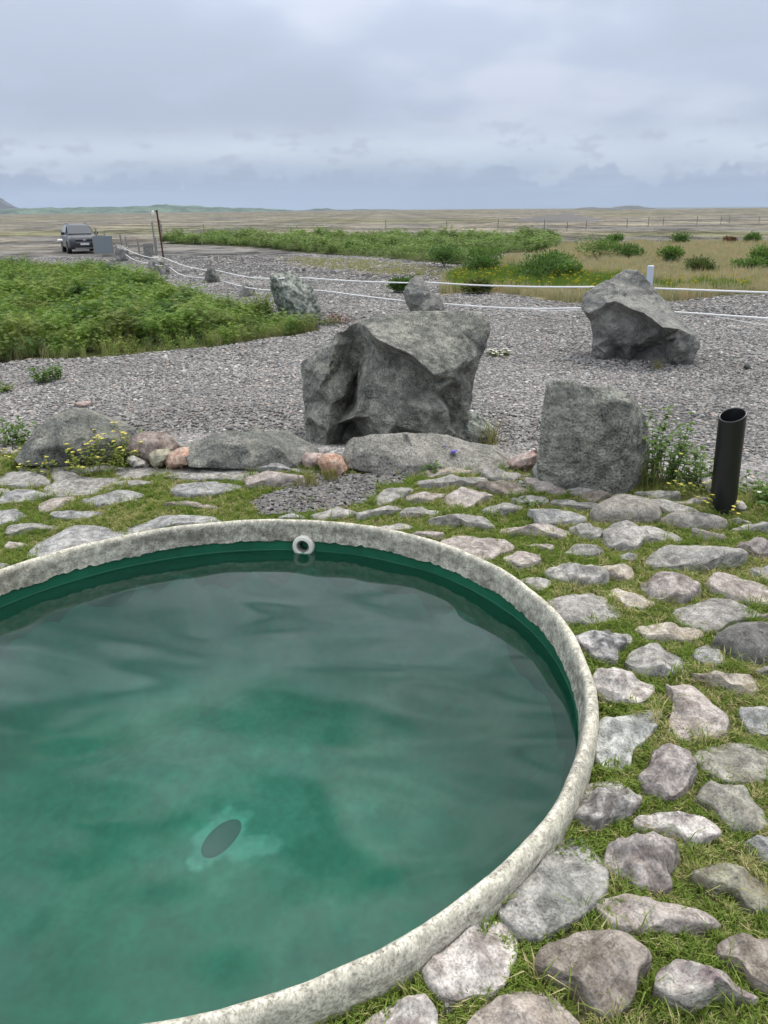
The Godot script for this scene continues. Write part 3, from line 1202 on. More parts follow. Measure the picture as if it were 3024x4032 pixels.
func build_grass() -> void:
	rng.seed = 202
	var root := stuff("grass", "short green and straw-coloured turf growing between the paving stones", "grass")
	var kinds := [tuft_mesh(1, 16, 0.026, 0.0013, 0.020, 0.8), tuft_mesh(2, 14, 0.034, 0.0014, 0.022, 0.9), tuft_mesh(3, 18, 0.020, 0.0013, 0.024, 0.9), tuft_mesh(4, 9, 0.075, 0.0014, 0.016, 0.8)]
	var xf := [[], [], [], []]
	var tint := [PackedColorArray(), PackedColorArray(), PackedColorArray(), PackedColorArray()]
	for i in 150000:
		var x := rng.randf_range(-3.1, 2.7)
		var z := rng.randf_range(-5.1, -0.55)
		if absf(x) > -z * 0.60 + 0.35:
			continue
		var e := -z - (4.08 - 0.2 * x)
		if e > 0.35 + 0.5 * n_mid.get_noise_2d(x, z):
			continue
		var q := tub_gap(x, z)
		if q < 0.004:
			continue
		if -z > 3.2 and rng.randf() < 0.35:
			continue
		var m := masked(x, z)
		if m != 0 and not (m == 2 and rng.randf() < 0.02):
			continue
		var patch := n_mid.get_noise_2d(x * 0.8 + 3.0, z * 0.8)
		var dry := clampf(0.26 + 0.6 * patch + (0.10 if x > 0.9 else 0.0) - 0.35 * ss(0.25, 0.0, q), 0.04, 0.9)
		var k := 2 if rng.randf() < 0.3 else (0 if rng.randf() < 0.6 else 1)
		if q > 0.12 and rng.randf() < 0.04:
			k = 3
		var s := rng.randf_range(0.55, 1.0) * (1.0 + 0.40 * ss(0.16, 0.0, q))
		xf[k].append(Transform3D(Basis(Vector3.UP, rng.randf() * TAU).scaled(Vector3(s * 1.15, s, s * 1.15)), Vector3(x, ground_y(x, z) - 0.004 + n_mid.get_noise_2d(x * 1.5, z * 1.5) * 0.012, z)))
		tint[k].append(grass_tint(dry))
	for k in 4:
		scatter("turf", kinds[k], M.leaf, xf[k], tint[k], root)


func build_thickets() -> void:
	rng.seed = 303
	var root := stuff("green_thicket", "dense green leafy thicket left of the rope and boulders", "thicket")
	var kinds := [sprig_mesh(1, 0.40, 15, 7, 0.048, 0.014), sprig_mesh(2, 0.48, 16, 7, 0.052, 0.015), sprig_mesh(3, 0.34, 15, 7, 0.045, 0.014), tuft_mesh(9, 18, 0.40, 0.0035, 0.09, 0.4)]
	var xf := [[], [], [], []]
	var tint := [PackedColorArray(), PackedColorArray(), PackedColorArray(), PackedColorArray()]
	for i in 60000:
		var z := -rng.randf_range(9.5, 37.0)
		var x := -rng.randf_range(0.0, 22.0)
		if x < z * 0.62 - 0.5:
			continue
		var keep := clampf(16.0 / -z, 0.35, 1.0)
		if rng.randf() > keep or not inside(poly_thicket, x, z):
			continue
		var lump := 0.7 * n_mid.get_noise_2d(x * 0.28, z * 0.22) + 0.6 * n_mid.get_noise_2d(x * 0.10 + 7.0, z * 0.07)
		var k := rng.randi() % 3
		var margin := inside(poly_thicket, x + 0.5, z + 0.5)
		if rng.randf() < (0.16 + 0.5 * ss(-2.6, -1.4, x) if margin else 0.55):
			k = 3
		var s := rng.randf_range(0.75, 1.1) * (1.0 + 0.95 * lump) * (1.0 if margin else 0.65) 
		xf[k].append(Transform3D(Basis(Vector3.UP, rng.randf() * TAU) * Basis(Vector3.RIGHT, rng.randf_range(-0.2, 0.2)).scaled(Vector3(s * 1.1, s, s * 1.1)), Vector3(x, ground_y(x, z) + 0.10 * lump, z)))
		var c := Color(0.145, 0.265, 0.055).lerp(Color(0.25, 0.345, 0.08), rng.randf())
		c = c.lerp(Color(0.060, 0.125, 0.035), ss(-0.05, 0.30, n_mid.get_noise_2d(x * 0.5 + 20.0, z * 0.4)) * 0.9)
		c = c.lerp(Color(0.24, 0.27, 0.085), ss(0.0, 0.35, n_mid.get_noise_2d(x * 0.35 - 20.0, z * 0.25)) * 0.7)
		if k == 3:
			c = c.lerp(Color(0.42, 0.37, 0.22), rng.randf_range(0.1, 0.9))
		tint[k].append(c)
	for k in 4:
		scatter("foliage", kinds[k], M.leaf, xf[k], tint[k], root)
	# the belt of low willow and lupin beyond the yard
	var belt := stuff("shrub_belt", "long belt of low green shrubs across the far side of the yard", "shrubs")
	var bk := [sprig_mesh(11, 0.9, 30, 7, 0.10, 0.030), sprig_mesh(12, 0.75, 30, 7, 0.10, 0.030)]
	var bx := [[], []]
	var bt := [PackedColorArray(), PackedColorArray()]
	for i in 30000:
		var x := rng.randf_range(-24.0, 20.0)
		var z := -rng.randf_range(33.0, 75.0)
		if not inside(poly_band, x, z):
			continue
		var lump := n_mid.get_noise_2d(x * 0.16, z * 0.08) + 0.5 * n_mid.get_noise_2d(x * 0.4 + 9.0, z * 0.3)
		if lump < -0.42 or rng.randf() > 0.5:
			continue
		var s := rng.randf_range(0.7, 1.0) * (0.72 + 0.8 * lump) * lerpf(0.7, 1.05, ss(40.0, 60.0, -z))
		bx[i % 2].append(Transform3D(Basis(Vector3.UP, rng.randf() * TAU).scaled(Vector3(s * 1.2, s, s * 1.2)), Vector3(x, ground_y(x, z), z)))
		var c := Color(0.15, 0.245, 0.07).lerp(Color(0.25, 0.32, 0.12), rng.randf())
		c = c.lerp(Color(0.17, 0.19, 0.10), ss(0.1, 0.5, n_mid.get_noise_2d(x * 0.3, z * 0.12 + 30.0)) * 0.7)
		bt[i % 2].append(c)
	for k in 2:
		scatter("foliage", bk[k], M.leaf, bx[k], bt[k], belt)


# A bush: many sprigs leaning out from a low centre, on woody stems.
func bush(n: String, at: Vector2, width: float, height: float, lin: Color, label: String, seed_: int, group := "bushes on the plain and meadow", leaf := 0.12) -> void:
	var o := thing(n, Vector3(at.x, ground_y(at.x, at.y), at.y), 0.0, label, "bush", group)
	var r := RandomNumberGenerator.new()
	r.seed = seed_
	var v := PackedVector3Array()
	var c := PackedColorArray()
	var stems := PackedVector3Array()
	var lobes := []
	for k in 7:
		var a := r.randf() * TAU
		var q := sqrt(r.randf()) * 0.5
		lobes.append([Vector3(cos(a) * q * width * 0.62, height * r.randf_range(0.30, 0.72), sin(a) * q * width * 0.62), r.randf_range(0.20, 0.34)])
	for i in 1500:
		var lb: Array = lobes[r.randi() % 7]
		var d := Vector3(r.randfn(), r.randfn() * 0.8, r.randfn()).normalized() * pow(r.randf(), 0.45)
		var p: Vector3 = lb[0] + Vector3(d.x * width * lb[1], d.y * height * lb[1] * 1.25, d.z * width * lb[1])
		if p.y < 0.02:
			p.y = r.randf() * 0.2 * height
		var dir := (Vector3(d.x, 0.4 + d.y * 0.5, d.z) + Vector3(r.randf_range(-0.6, 0.6), r.randf_range(-0.4, 0.4), r.randf_range(-0.6, 0.6))).normalized()
		var sd := dir.cross(Vector3(r.randf_range(-1, 1), 1, r.randf_range(-1, 1))).normalized() * leaf * 0.22
		var l := leaf * r.randf_range(0.6, 1.3)
		v.append_array([p, p + dir * l * 0.5 - sd, p + dir * l * 0.5 + sd, p + dir * l * 0.5 - sd, p + dir * l, p + dir * l * 0.5 + sd])
		var g := lin * r.randf_range(0.7, 1.4)
		g.a = 1.0
		for q in 6:
			c.append(g)
	part("foliage", flat_mesh(v, c), M.leaf, o).set_meta("kind", "stuff")
	for k in 5:
		var lb: Vector3 = lobes[k][0]
		var w := width * 0.008 + 0.008
		for s in [Vector3(w, 0, 0), Vector3(0, 0, w)]:
			stems.append_array([-s, lb, s])
	part("stems", flat_mesh(stems), plain_mat("twig", Color(0.10, 0.075, 0.05), 0.9), o).set_meta("kind", "stuff")


func build_bushes() -> void:
	var g1 := Color(0.095, 0.165, 0.050)
	var g2 := Color(0.135, 0.215, 0.065)
	bush("bush", Vector2(15.3, -53.8), 1.2, 0.75, g1, "small dark round bush right above the tip of the leaning boulder", 1)
	bush("bush", Vector2(19.35, -52.7), 1.5, 0.85, g1, "dark green bush on the plain right of the white post", 2)
	bush("bush", Vector2(24.5, -53.7), 1.2, 0.75, g1, "dark green bush on the plain at the right edge", 3)
	bush("bush", Vector2(10.3, -38.5), 2.0, 1.05, g2, "wide bright green bush in the meadow left of the white post", 4)
	bush("bush", Vector2(11.5, -37.6), 1.5, 0.75, g1, "lower bush touching the right side of the wide meadow bush", 14)
	bush("bush", Vector2(23.2, -54.0), 0.8, 0.42, Color(0.19, 0.10, 0.075), "small reddish bush on the plain near the right edge", 5)
	bush("bush", Vector2(12.3, -34.6), 1.1, 0.7, g2, "thin pale green bush in the meadow right of the white post", 6)
	bush("bush", Vector2(13.9, -29.0), 1.3, 0.95, g2, "tall green bush at the right edge of the meadow", 7)
	bush("bush", Vector2(12.9, -28.3), 1.0, 0.55, g2, "low green bush in front of the tall bush at the right edge", 8)
	bush("bush", Vector2(11.3, -28.6), 1.3, 0.5, Color(0.10, 0.13, 0.05), "low olive bush behind the rope right of the white post", 9)
	bush("bush", Vector2(11.5, -57.0), 2.0, 0.95, g1, "bushy end of the shrub belt above the leaning boulder", 10)
	bush("bush", Vector2(4.9, -25.6), 2.2, 0.95, g1, "dense dark bush at the gravel edge behind the largest boulder", 11)
	bush("bush", Vector2(6.1, -26.6), 1.6, 0.85, g2, "bright bush behind the rope just left of the leaning boulder", 12)
	bush("bush", Vector2(3.6, -29.5), 1.5, 0.75, g1, "rounded green bush left of the dense dark bush", 13)
	bush("bush", Vector2(2.6, -33.5), 1.7, 0.9, g1, "dark round bush in front of the shrub belt, centre right", 15)
	bush("bush", Vector2(4.6, -35.6), 1.5, 0.75, g2, "green bush standing alone before the right end of the shrub belt", 16)
	bush("bush", Vector2(7.2, -32.5), 1.5, 0.7, g2, "light green bush in the meadow above the leaning boulder", 17)
	bush("bush", Vector2(17.6, -60.5), 0.7, 0.4, g1, "tiny dark bush alone on the bare plain", 18)
	bush("bush", Vector2(0.6, -22.3), 0.8, 0.38, g1, "small low bush at the rope left of the pointed boulder", 19)
	bush("bush", Vector2(2.65, -21.6), 0.9, 0.35, Color(0.13, 0.15, 0.06), "low yellowish bush at the gravel edge under the upper rope", 20)


func build_meadow() -> void:
	rng.seed = 404
	var root := stuff("meadow_grass", "tall pale dry grass of the meadow on the right", "grass")
	var kinds := [tuft_mesh(31, 22, 0.36, 0.006, 0.14, 0.35), tuft_mesh(32, 22, 0.28, 0.007, 0.16, 0.45)]
	var xf := [[], []]
	var tint := [PackedColorArray(), PackedColorArray()]
	for i in 52000:
		var z := -rng.randf_range(17.0, 62.0)
		var x := rng.randf_range(0.0, 36.0)
		if x > -z * 0.60 + 1.0 or rng.randf() > clampf(24.0 / -z, 0.15, 1.0):
			continue
		var green := inside(poly_green, x, z)
		if not green and not inside(poly_meadow, x, z):
			continue
		var nb := n_mid.get_noise_2d(x * 0.22, z * 0.16)
		if not green and nb < -0.22 + 0.2 * ss(38.0, 24.0, z * -1.0) * -1.0 and rng.randf() < 0.75:
			continue
		var s := rng.randf_range(0.6, 1.15) * (1.0 + 0.4 * nb)
		xf[i % 2].append(Transform3D(Basis(Vector3.UP, rng.randf() * TAU).scaled(Vector3(s, s, s)), Vector3(x, ground_y(x, z), z)))
		var c := Color(0.47, 0.41, 0.325).lerp(Color(0.36, 0.335, 0.205), rng.randf())
		if rng.randf() < 0.25:
			c = Color(0.54, 0.40, 0.30)
		if green:
			c = Color(0.12, 0.21, 0.04).lerp(Color(0.23, 0.28, 0.06), rng.randf())
		tint[i % 2].append(c)
	for k in 2:
		scatter("blades", kinds[k], M.leaf, xf[k], tint[k], root)
	# thin dry grass between the yard and the belt, and yellow flowers in the wet strip
	xf = [[], []]
	tint = [PackedColorArray(), PackedColorArray()]
	for i in 5000:
		var x := rng.randf_range(-12.0, 8.0)
		var z := -rng.randf_range(26.0, 46.0)
		if not inside(poly_dry, x + n_mid.get_noise_2d(x, z), z):
			continue
		var s := rng.randf_range(0.25, 0.5)
		xf[i % 2].append(Transform3D(Basis(Vector3.UP, rng.randf() * TAU).scaled(Vector3(s * 1.5, s, s * 1.5)), Vector3(x, ground_y(x, z), z)))
		tint[i % 2].append(Color(0.45, 0.40, 0.24).lerp(Color(0.30, 0.31, 0.13), rng.randf()))
	for k in 2:
		scatter("thin_blades", kinds[k], M.leaf, xf[k], tint[k], root)
	var fl := stuff("yellow_meadow_flowers", "scattered yellow flower heads in the green strip of meadow", "flowers")
	var fm := tuft_mesh(41, 8, 0.05, 0.02, 0.05, 1.0)
	var fx := []
	var ft := PackedColorArray()
	for i in 900:
		var x := rng.randf_range(2.0, 14.0)
		var z := -rng.randf_range(20.0, 30.0)
		if n_mid.get_noise_2d(x * 0.5, z * 0.5 + 12.0) < 0.02 or not (inside(poly_green, x, z) or inside(poly_green, x, z - 1.2)):
			continue
		fx.append(Transform3D(Basis(Vector3.UP, rng.randf() * TAU), Vector3(x, ground_y(x, z) + rng.randf_range(0.22, 0.36), z)))
		ft.append(Color(0.52, 0.42, 0.03))
	scatter("flower_heads", fm, M.leaf, fx, ft, fl)


# A leafy plant with stems, leaves and, if wanted, flower heads.
func plant(n: String, at: Vector3, width: float, height: float, leaves: int, leaf: float, lin: Color, label: String, seed_: int, flower := Color(0, 0, 0), blooms := 0, bloom_size := 0.012) -> void:
	var o := thing(n, at, 0.0, label, "plant", "small plants in gravel and paving")
	var r := RandomNumberGenerator.new()
	r.seed = seed_
	var v := PackedVector3Array()
	var c := PackedColorArray()
	var sv := PackedVector3Array()
	var fv := PackedVector3Array()
	var stems := maxi(3, leaves / 9)
	for s in stems:
		var a := r.randf() * TAU
		var foot := Vector3(cos(a), 0, sin(a)) * sqrt(r.randf()) * width * 0.38
		var tip := foot * r.randf_range(1.1, 1.5) + Vector3(r.randf_range(-1, 1) * width * 0.12, height * r.randf_range(0.45, 1.05), r.randf_range(-1, 1) * width * 0.12)
		var w := Vector3(leaf * 0.045 + 0.0008, 0, 0)
		sv.append_array([foot - w, tip, foot + w])
		for k in leaves / stems:
			var u := r.randf_range(0.15, 1.0)
			var p := foot.lerp(tip, u)
			var b := r.randf() * TAU
			var dir := Vector3(cos(b), r.randf_range(0.0, 0.7), sin(b)).normalized()
			var sd := dir.cross(Vector3.UP).normalized() * leaf * r.randf_range(0.20, 0.36)
			var l := leaf * r.randf_range(0.6, 1.2)
			var mid := p + dir * l * 0.5 + Vector3(0, l * 0.1, 0)
			v.append_array([p, mid - sd, mid + sd, mid - sd, p + dir * l - Vector3(0, l * 0.15, 0), mid + sd])
			var g := lin * r.randf_range(0.7, 1.35)
			g.a = 1.0
			for q in 6:
				c.append(g)
		if s < blooms:
			for k in 6:
				var b := TAU * k / 6.0
				var dir := Vector3(cos(b), r.randf_range(0.2, 0.6), sin(b)) * bloom_size
				var sd := Vector3(-sin(b), 0, cos(b)) * bloom_size * 0.45
				fv.append_array([tip, tip + dir * 0.6 - sd, tip + dir * 0.6 + sd, tip + dir * 0.6 - sd, tip + dir, tip + dir * 0.6 + sd])
	part("leaves", flat_mesh(v, c), M.leaf, o).set_meta("kind", "stuff")
	part("stems", flat_mesh(sv), plain_mat("stem", lin * 0.9, 0.8), o).set_meta("kind", "stuff")
	if fv.size():
		part("flowers", flat_mesh(fv), plain_mat("petal", flower, 0.7), o).set_meta("kind", "stuff")


func on_ground(x: float, z: float) -> Vector3:
	return Vector3(x, ground_y(x, z), z)


func build_small_plants() -> void:
	var gr := Color(0.10, 0.175, 0.035)
	var yg := Color(0.19, 0.23, 0.05)
	var yellow := Color(0.52, 0.45, 0.08)
	plant("flowering_plant", on_ground(-1.70, -4.44), 0.60, 0.20, 760, 0.035, yg, "yellow-green flowering plant sprawling before the wedge-shaped boulder", 1, yellow, 60, 0.014)
	plant("flowering_plant", on_ground(-2.08, -4.42), 0.60, 0.08, 380, 0.028, yg, "low yellow-green creeper at the left end of the wedge-shaped boulder", 2, yellow, 30, 0.011)
	plant("bluebell", on_ground(-1.36, -4.50), 0.06, 0.15, 12, 0.02, gr, "blue-violet flower beside the whitish rock on the left", 3, Color(0.16, 0.15, 0.52), 3, 0.020)
	plant("bluebell", on_ground(0.345, -4.42), 0.08, 0.15, 14, 0.02, gr, "violet flower in front of the low flat-topped boulder", 4, Color(0.14, 0.11, 0.48), 3, 0.020)
	plant("bluebell", on_ground(0.43, -4.36), 0.06, 0.10, 12, 0.02, gr, "lower violet flower just right of the other violet flower", 5, Color(0.14, 0.11, 0.48), 3, 0.018)
	plant("leafy_plant", on_ground(1.52, -4.10), 0.34, 0.40, 330, 0.055, gr, "tall bright green leafy plant at the right of the slab boulder", 6)
	plant("leafy_plant", on_ground(1.72, -4.02), 0.34, 0.22, 260, 0.045, Color(0.12, 0.19, 0.05), "medium green plant between the slab boulder and the black pipe", 7, yellow, 3, 0.012)
	plant("leafy_plant", on_ground(1.62, -3.86), 0.34, 0.10, 200, 0.028, yg, "low yellow-green plant in front of the medium green plant", 8, yellow, 16, 0.011)
	plant("leafy_plant", on_ground(2.02, -3.72), 0.40, 0.10, 330, 0.035, Color(0.12, 0.20, 0.045), "low clover-like plant right of the black pipe", 9, Color(0.62, 0.62, 0.56), 5, 0.012)
	plant("flowering_plant", on_ground(1.62, -3.42), 0.22, 0.12, 90, 0.02, yg, "small yellow-flowered plant at the foot of the black pipe", 10, yellow, 12, 0.011)
	plant("leafy_plant", on_ground(-4.17, -9.55), 0.42, 0.20, 420, 0.06, gr, "small green plant alone on gravel before the thicket", 11)
	plant("leafy_plant", on_ground(-4.60, -8.9), 0.60, 0.10, 300, 0.06, Color(0.13, 0.18, 0.045), "patch of low green plants on gravel at the left edge", 12)
	plant("leafy_plant", on_ground(-2.55, -5.0), 0.45, 0.16, 320, 0.05, gr, "green clump at the left edge behind the wedge-shaped boulder", 13)
	plant("leafy_plant", on_ground(0.28, -4.22), 0.17, 0.07, 120, 0.028, gr, "green tuft at the edge of the dark gravel patch", 14)
	plant("leafy_plant", on_ground(1.70, -11.3), 0.40, 0.09, 220, 0.05, Color(0.15, 0.19, 0.05), "white-flowered clover patch on gravel right of the largest boulder", 15, Color(0.65, 0.65, 0.58), 24, 0.030)
	plant("leafy_plant", on_ground(-0.85, -15.6), 0.50, 0.22, 200, 0.06, Color(0.24, 0.11, 0.06), "reddish plant on gravel right of the lichen-spotted boulder", 16)
	plant("leafy_plant", on_ground(-1.15, -15.2), 0.60, 0.20, 260, 0.06, Color(0.15, 0.18, 0.06), "green plant at the foot of the lichen-spotted boulder", 17)
	plant("leafy_plant", on_ground(1.12, -3.98), 0.14, 0.06, 100, 0.025, gr, "small green plant between the rocks before the slab boulder", 18)
	plant("leafy_plant", on_ground(0.72, -3.72), 0.22, 0.05, 160, 0.022, gr, "dark green creeping plant between the far paving stones", 19)
	# grass tufts that stand alone
	var places := [[0.92, -6.30, 0.26, 0.8, "dry pale grass tuft right of the largest boulder"], [0.72, -4.95, 0.12, 0.5, "short dry grass before the tilted pink rock"], [1.42, -3.98, 0.22, 0.3, "long green grass at the foot of the slab boulder"], [3.65, -10.2, 0.16, 0.7, "dry grass at the right foot of the leaning boulder"], [-0.42, -4.02, 0.11, 0.8, "dry grass tuft around the pinkish paving stone"], [-0.30, -4.10, 0.10, 0.7, "dry grass tuft right of the pinkish paving stone"], [-0.16, -4.40, 0.10, 0.3, "green grass tuft beside the orange rock"], [-1.5, -15.2, 0.30, 0.7, "pale grass at the corner of the thicket"]]
	var i := 0
	for p in places:
		i += 1
		rng.seed = 600 + i
		var h: float = p[2]
		var m := tuft_mesh(60 + i, 70, h, 0.0022 if h < 0.25 else 0.0035, h * 0.55, 0.55)
		var o := thing("grass_tuft", on_ground(p[0], p[1]), 0.0, p[4], "grass tuft", "single grass tufts")
		var mat := leaf_mat("tuft blades")
		mat.albedo_color = Color(0.10, 0.16, 0.03).lerp(Color(0.33, 0.27, 0.14), p[3]).linear_to_srgb()
		part("blades", m, mat, o).set_meta("kind", "stuff")


# ---------------------------------------------------------------- made things
func line3(a: Array, steps := 6) -> PackedVector3Array:
	var p: Array[Vector3] = []
	for i in range(0, a.size(), 3):
		p.append(Vector3(a[i], a[i + 1], a[i + 2]))
	var out := PackedVector3Array()
	for i in p.size() - 1:
		for k in steps:
			out.append(p[i].cubic_interpolate(p[i + 1], p[maxi(i - 1, 0)], p[mini(i + 2, p.size() - 1)], float(k) / steps))
	out.append(p[-1])
	return out


func build_ropes() -> void:
	var o := part("rope", tube(line3(ROPE_HIGH), 0.014, 6), M.rope, self)
	tag(o, "upper white rope running from stone to stone", "rope", "white ropes")
	var l := part("rope", tube(line3(ROPE_LOW), 0.014, 6), M.rope, self)
	tag(l, "lower white rope running from stone to stone", "rope", "white ropes")
	var s := part("rope_string", tube(line3(ROPE_STRING), 0.006, 5), M.rope, self)
	tag(s, "thin white string hanging off the lower rope at the right edge", "string", "loose strings")
	var s2 := part("rope_string", tube(line3(ROPE_STRING_B), 0.005, 5), M.rope, self)
	tag(s2, "thin white string under the lower rope left of the leaning boulder", "string", "loose strings")


func build_pipe_and_posts() -> void:
	# black plastic pipe, open, cut slightly on the slant and leaning
	var t := thing("black_pipe", on_ground(1.701, -3.60), 0.0, "open black plastic pipe standing upright at the paving edge", "pipe")
	t.rotation = Vector3(0.03, 0, 0.06)
	var v := PackedVector3Array()
	var prof := [[0.062, -0.10], [0.062, 0.20], [0.062, 0.49], [0.0605, 0.494], [0.055, 0.494], [0.0535, 0.490], [0.0535, 0.20], [0.0535, 0.02], [0.001, 0.02]]
	for p in prof:
		for k in 48:
			var a := TAU * k / 48
			var y: float = p[1]
			if y > 0.4:
				y += cos(a) * 0.016 - sin(a) * 0.012
			v.append(Vector3(cos(a) * p[0], y, sin(a) * p[0]))
	part("tube_wall", grid_mesh(v, prof.size(), 48, true, false), M.black_plastic, t)
	# pale post behind the leaning boulder
	var wp := thing("white_post", on_ground(5.25, -15.6), 0.0, "round pale post standing behind the leaning boulder", "post")
	wp.rotation.z = 0.03
	part("shaft", lathe([[0.062, -0.2], [0.062, 1.02], [0.058, 1.035], [0.001, 1.04]], 24, false), M.pale_pipe, wp)
	# leaning rusty post with a pale cap hanging from its top
	var rp := thing("rusty_post", on_ground(-8.685, -32.3), 0.0, "thin leaning rusty post between thicket and gravel", "post")
	var mat: StandardMaterial3D = M.rust.duplicate()
	mat.vertex_color_use_as_albedo = false
	mat.albedo_color = Color(0.13, 0.05, 0.04).linear_to_srgb()
	part("shaft", tube(PackedVector3Array([Vector3(0.02, -0.2, 0), Vector3(-0.03, 1.15, 0), Vector3(-0.07, 2.33, 0)]), 0.034, 10), mat, rp)
	part("cap", lathe([[0.001, -0.16], [0.05, -0.15], [0.065, -0.06], [0.06, 0.05], [0.03, 0.09], [0.001, 0.10]], 14, false), M.white_plastic, rp).position = Vector3(-0.21, 2.22, 0.05)
	part("bracket", tube(PackedVector3Array([Vector3(-0.07, 2.28, 0), Vector3(-0.21, 2.30, 0.05)]), 0.018, 6), mat, rp)


func wood_mat(lin: Color) -> StandardMaterial3D:
	var m: StandardMaterial3D = M.wood.duplicate()
	m.vertex_color_use_as_albedo = false
	m.albedo_color = (lin * 1.4).linear_to_srgb()
	return m


func build_far_fence() -> void:
	var wm := wood_mat(Color(0.13, 0.12, 0.11))
	rng.seed = 500
	for i in range(0, FENCE.size(), 2):
		var o := part("fence_post", tube(PackedVector3Array([Vector3(0, -0.2, 0), Vector3(0.02, 0.6, 0), Vector3(rng.randf_range(-0.05, 0.05), rng.randf_range(0.95, 1.2), 0)]), 0.035, 7), wm, self)
		o.position = on_ground(FENCE[i], FENCE[i + 1])
		tag(o, "thin grey post of the distant fence across the plain", "fence post", "distant fence posts")
	# low gravel heap out on the plain
	var v := PackedVector3Array()
	for r in 8:
		for k in 36:
			var a := TAU * k / 36
			var q := r / 7.0
			var rad := 7.5 * q * (1.0 + 0.3 * n_mid.get_noise_2d(cos(a) * 0.5, sin(a) * 0.5))
			v.append(Vector3(cos(a) * rad * 1.3, 1.45 * pow(1.0 - q, 0.85) * (1.0 + 0.2 * n_mid.get_noise_2d(cos(a) * q, sin(a) * q)) - 0.1, sin(a) * rad))
	var heap := part("gravel_heap", grid_mesh(v, 8, 36, true, true), wood_mat(Color(0.15, 0.145, 0.145)), self)
	heap.position = on_ground(36.5, -165.0)
	tag(heap, "low dark gravel heap far out on the plain", "gravel heap")


func build_gate_corner() -> void:
	var wm := wood_mat(Color(0.27, 0.265, 0.25))
	var t := thing("sheet_panel", on_ground(-16.6, -48.6), 0.32, "flat grey sheet panel standing beside the parked car", "panel")
	part("sheet", box_mesh(Vector3(0.98, 0.98, 0.03), Vector3(0, 0.53, 0)), M.panel, t)
	part("upright", box_mesh(Vector3(0.07, 1.06, 0.06), Vector3(-0.525, 0.50, -0.02)), wm, t)
	part("upright", box_mesh(Vector3(0.07, 1.06, 0.06), Vector3(0.525, 0.50, -0.02)), wm, t)
	# wooden gate of upright boards
	var g := thing("wooden_gate", on_ground(-12.15, -42.6), 0.28, "small grey wooden gate of upright boards by the leaning post", "gate")
	for k in 5:
		part("board", box_mesh(Vector3(0.095, 0.74, 0.02), Vector3(-0.26 + k * 0.104, 0.40, 0)), wm, g)
	part("rail", box_mesh(Vector3(0.56, 0.08, 0.03), Vector3(-0.05, 0.66, 0.027)), wm, g)
	part("rail", box_mesh(Vector3(0.56, 0.08, 0.03), Vector3(-0.05, 0.16, 0.027)), wm, g)
	part("brace", box_mesh(Vector3(0.06, 0.62, 0.025), Vector3(-0.08, 0.41, 0.056), Basis(Vector3.BACK, 0.75)), wm, g)
	part("gate_post", box_mesh(Vector3(0.14, 1.15, 0.14), Vector3(0.33, 0.48, 0.0)), wm, g)
	# odd posts of the old fence
	var posts := [[-17.25, -49.6, 1.45, "tall grey post between car and panel"], [-16.0, -50.2, 1.05, "grey post just right of the panel"], [-15.1, -48.3, 0.98, "grey post right of the far rope-tied stone"], [-13.3, -44.6, 0.95, "short grey post left of the wooden gate"], [-14.6, -52.5, 1.75, "dark grey post behind the wooden gate"], [-18.7, -69.6, 1.75, "thin tall post behind the leaning rusty post"]]
	for p in posts:
		var h: float = p[2]
		var o := part("wooden_post", tube(PackedVector3Array([Vector3(0, -0.2, 0), Vector3(0.01, h * 0.5, 0), Vector3(-0.02, h, 0)]), 0.055, 8), wm, self)
		o.position = on_ground(p[0], p[1])
		tag(o, p[3], "post", "posts of the old fence")
	# thin pipe rail across the opening
	var rail := thing("pipe_rail", on_ground(-19.3, -58.0), 0.30, "thin pale pipe rail behind the panel", "rail")
	part("bar", tube(PackedVector3Array([Vector3(-0.3, 1.15, 0), Vector3(6.2, 1.25, 0), Vector3(6.35, 1.18, 0), Vector3(6.4, 1.0, 0), Vector3(6.42, -0.1, 0)]), 0.03, 8), wm, rail)
	part("leg", tube(PackedVector3Array([Vector3(-0.3, 1.15, 0), Vector3(-0.3, -0.1, 0)]), 0.03, 8), wm, rail)


# Body section: rounded box outline of half width w between y0 and y1, upper half width wt.
func section(z: float, w: float, wt: float, y0: float, y1: float, rnd: float) -> PackedVector3Array:
	var out := PackedVector3Array()
	for k in 24:
		var a := TAU * k / 24
		var cx := signf(cos(a)) * pow(absf(cos(a)), rnd)
		var cy := signf(sin(a)) * pow(absf(sin(a)), rnd)
		var u := (cy + 1.0) * 0.5
		out.append(Vector3(cx * lerpf(w, wt, u), lerpf(y0, y1, u), z))
	return out


func loft(rows: Array) -> ArrayMesh:
	var v := PackedVector3Array()
	var first: Array = rows[0]
	var last: Array = rows[-1]
	for k in 24:
		v.append(Vector3(0, (first[3] + first[4]) * 0.5, first[0]))
	for r in rows:
		v.append_array(section(r[0], r[1], r[2], r[3], r[4], r[5]))
	for k in 24:
		v.append(Vector3(0, (last[3] + last[4]) * 0.5, last[0]))
	return grid_mesh(v, rows.size() + 2, 24, true, false)


func quad(p: Array) -> ArrayMesh:
	return flat_mesh(PackedVector3Array([p[0], p[1], p[2], p[0], p[2], p[3]]))


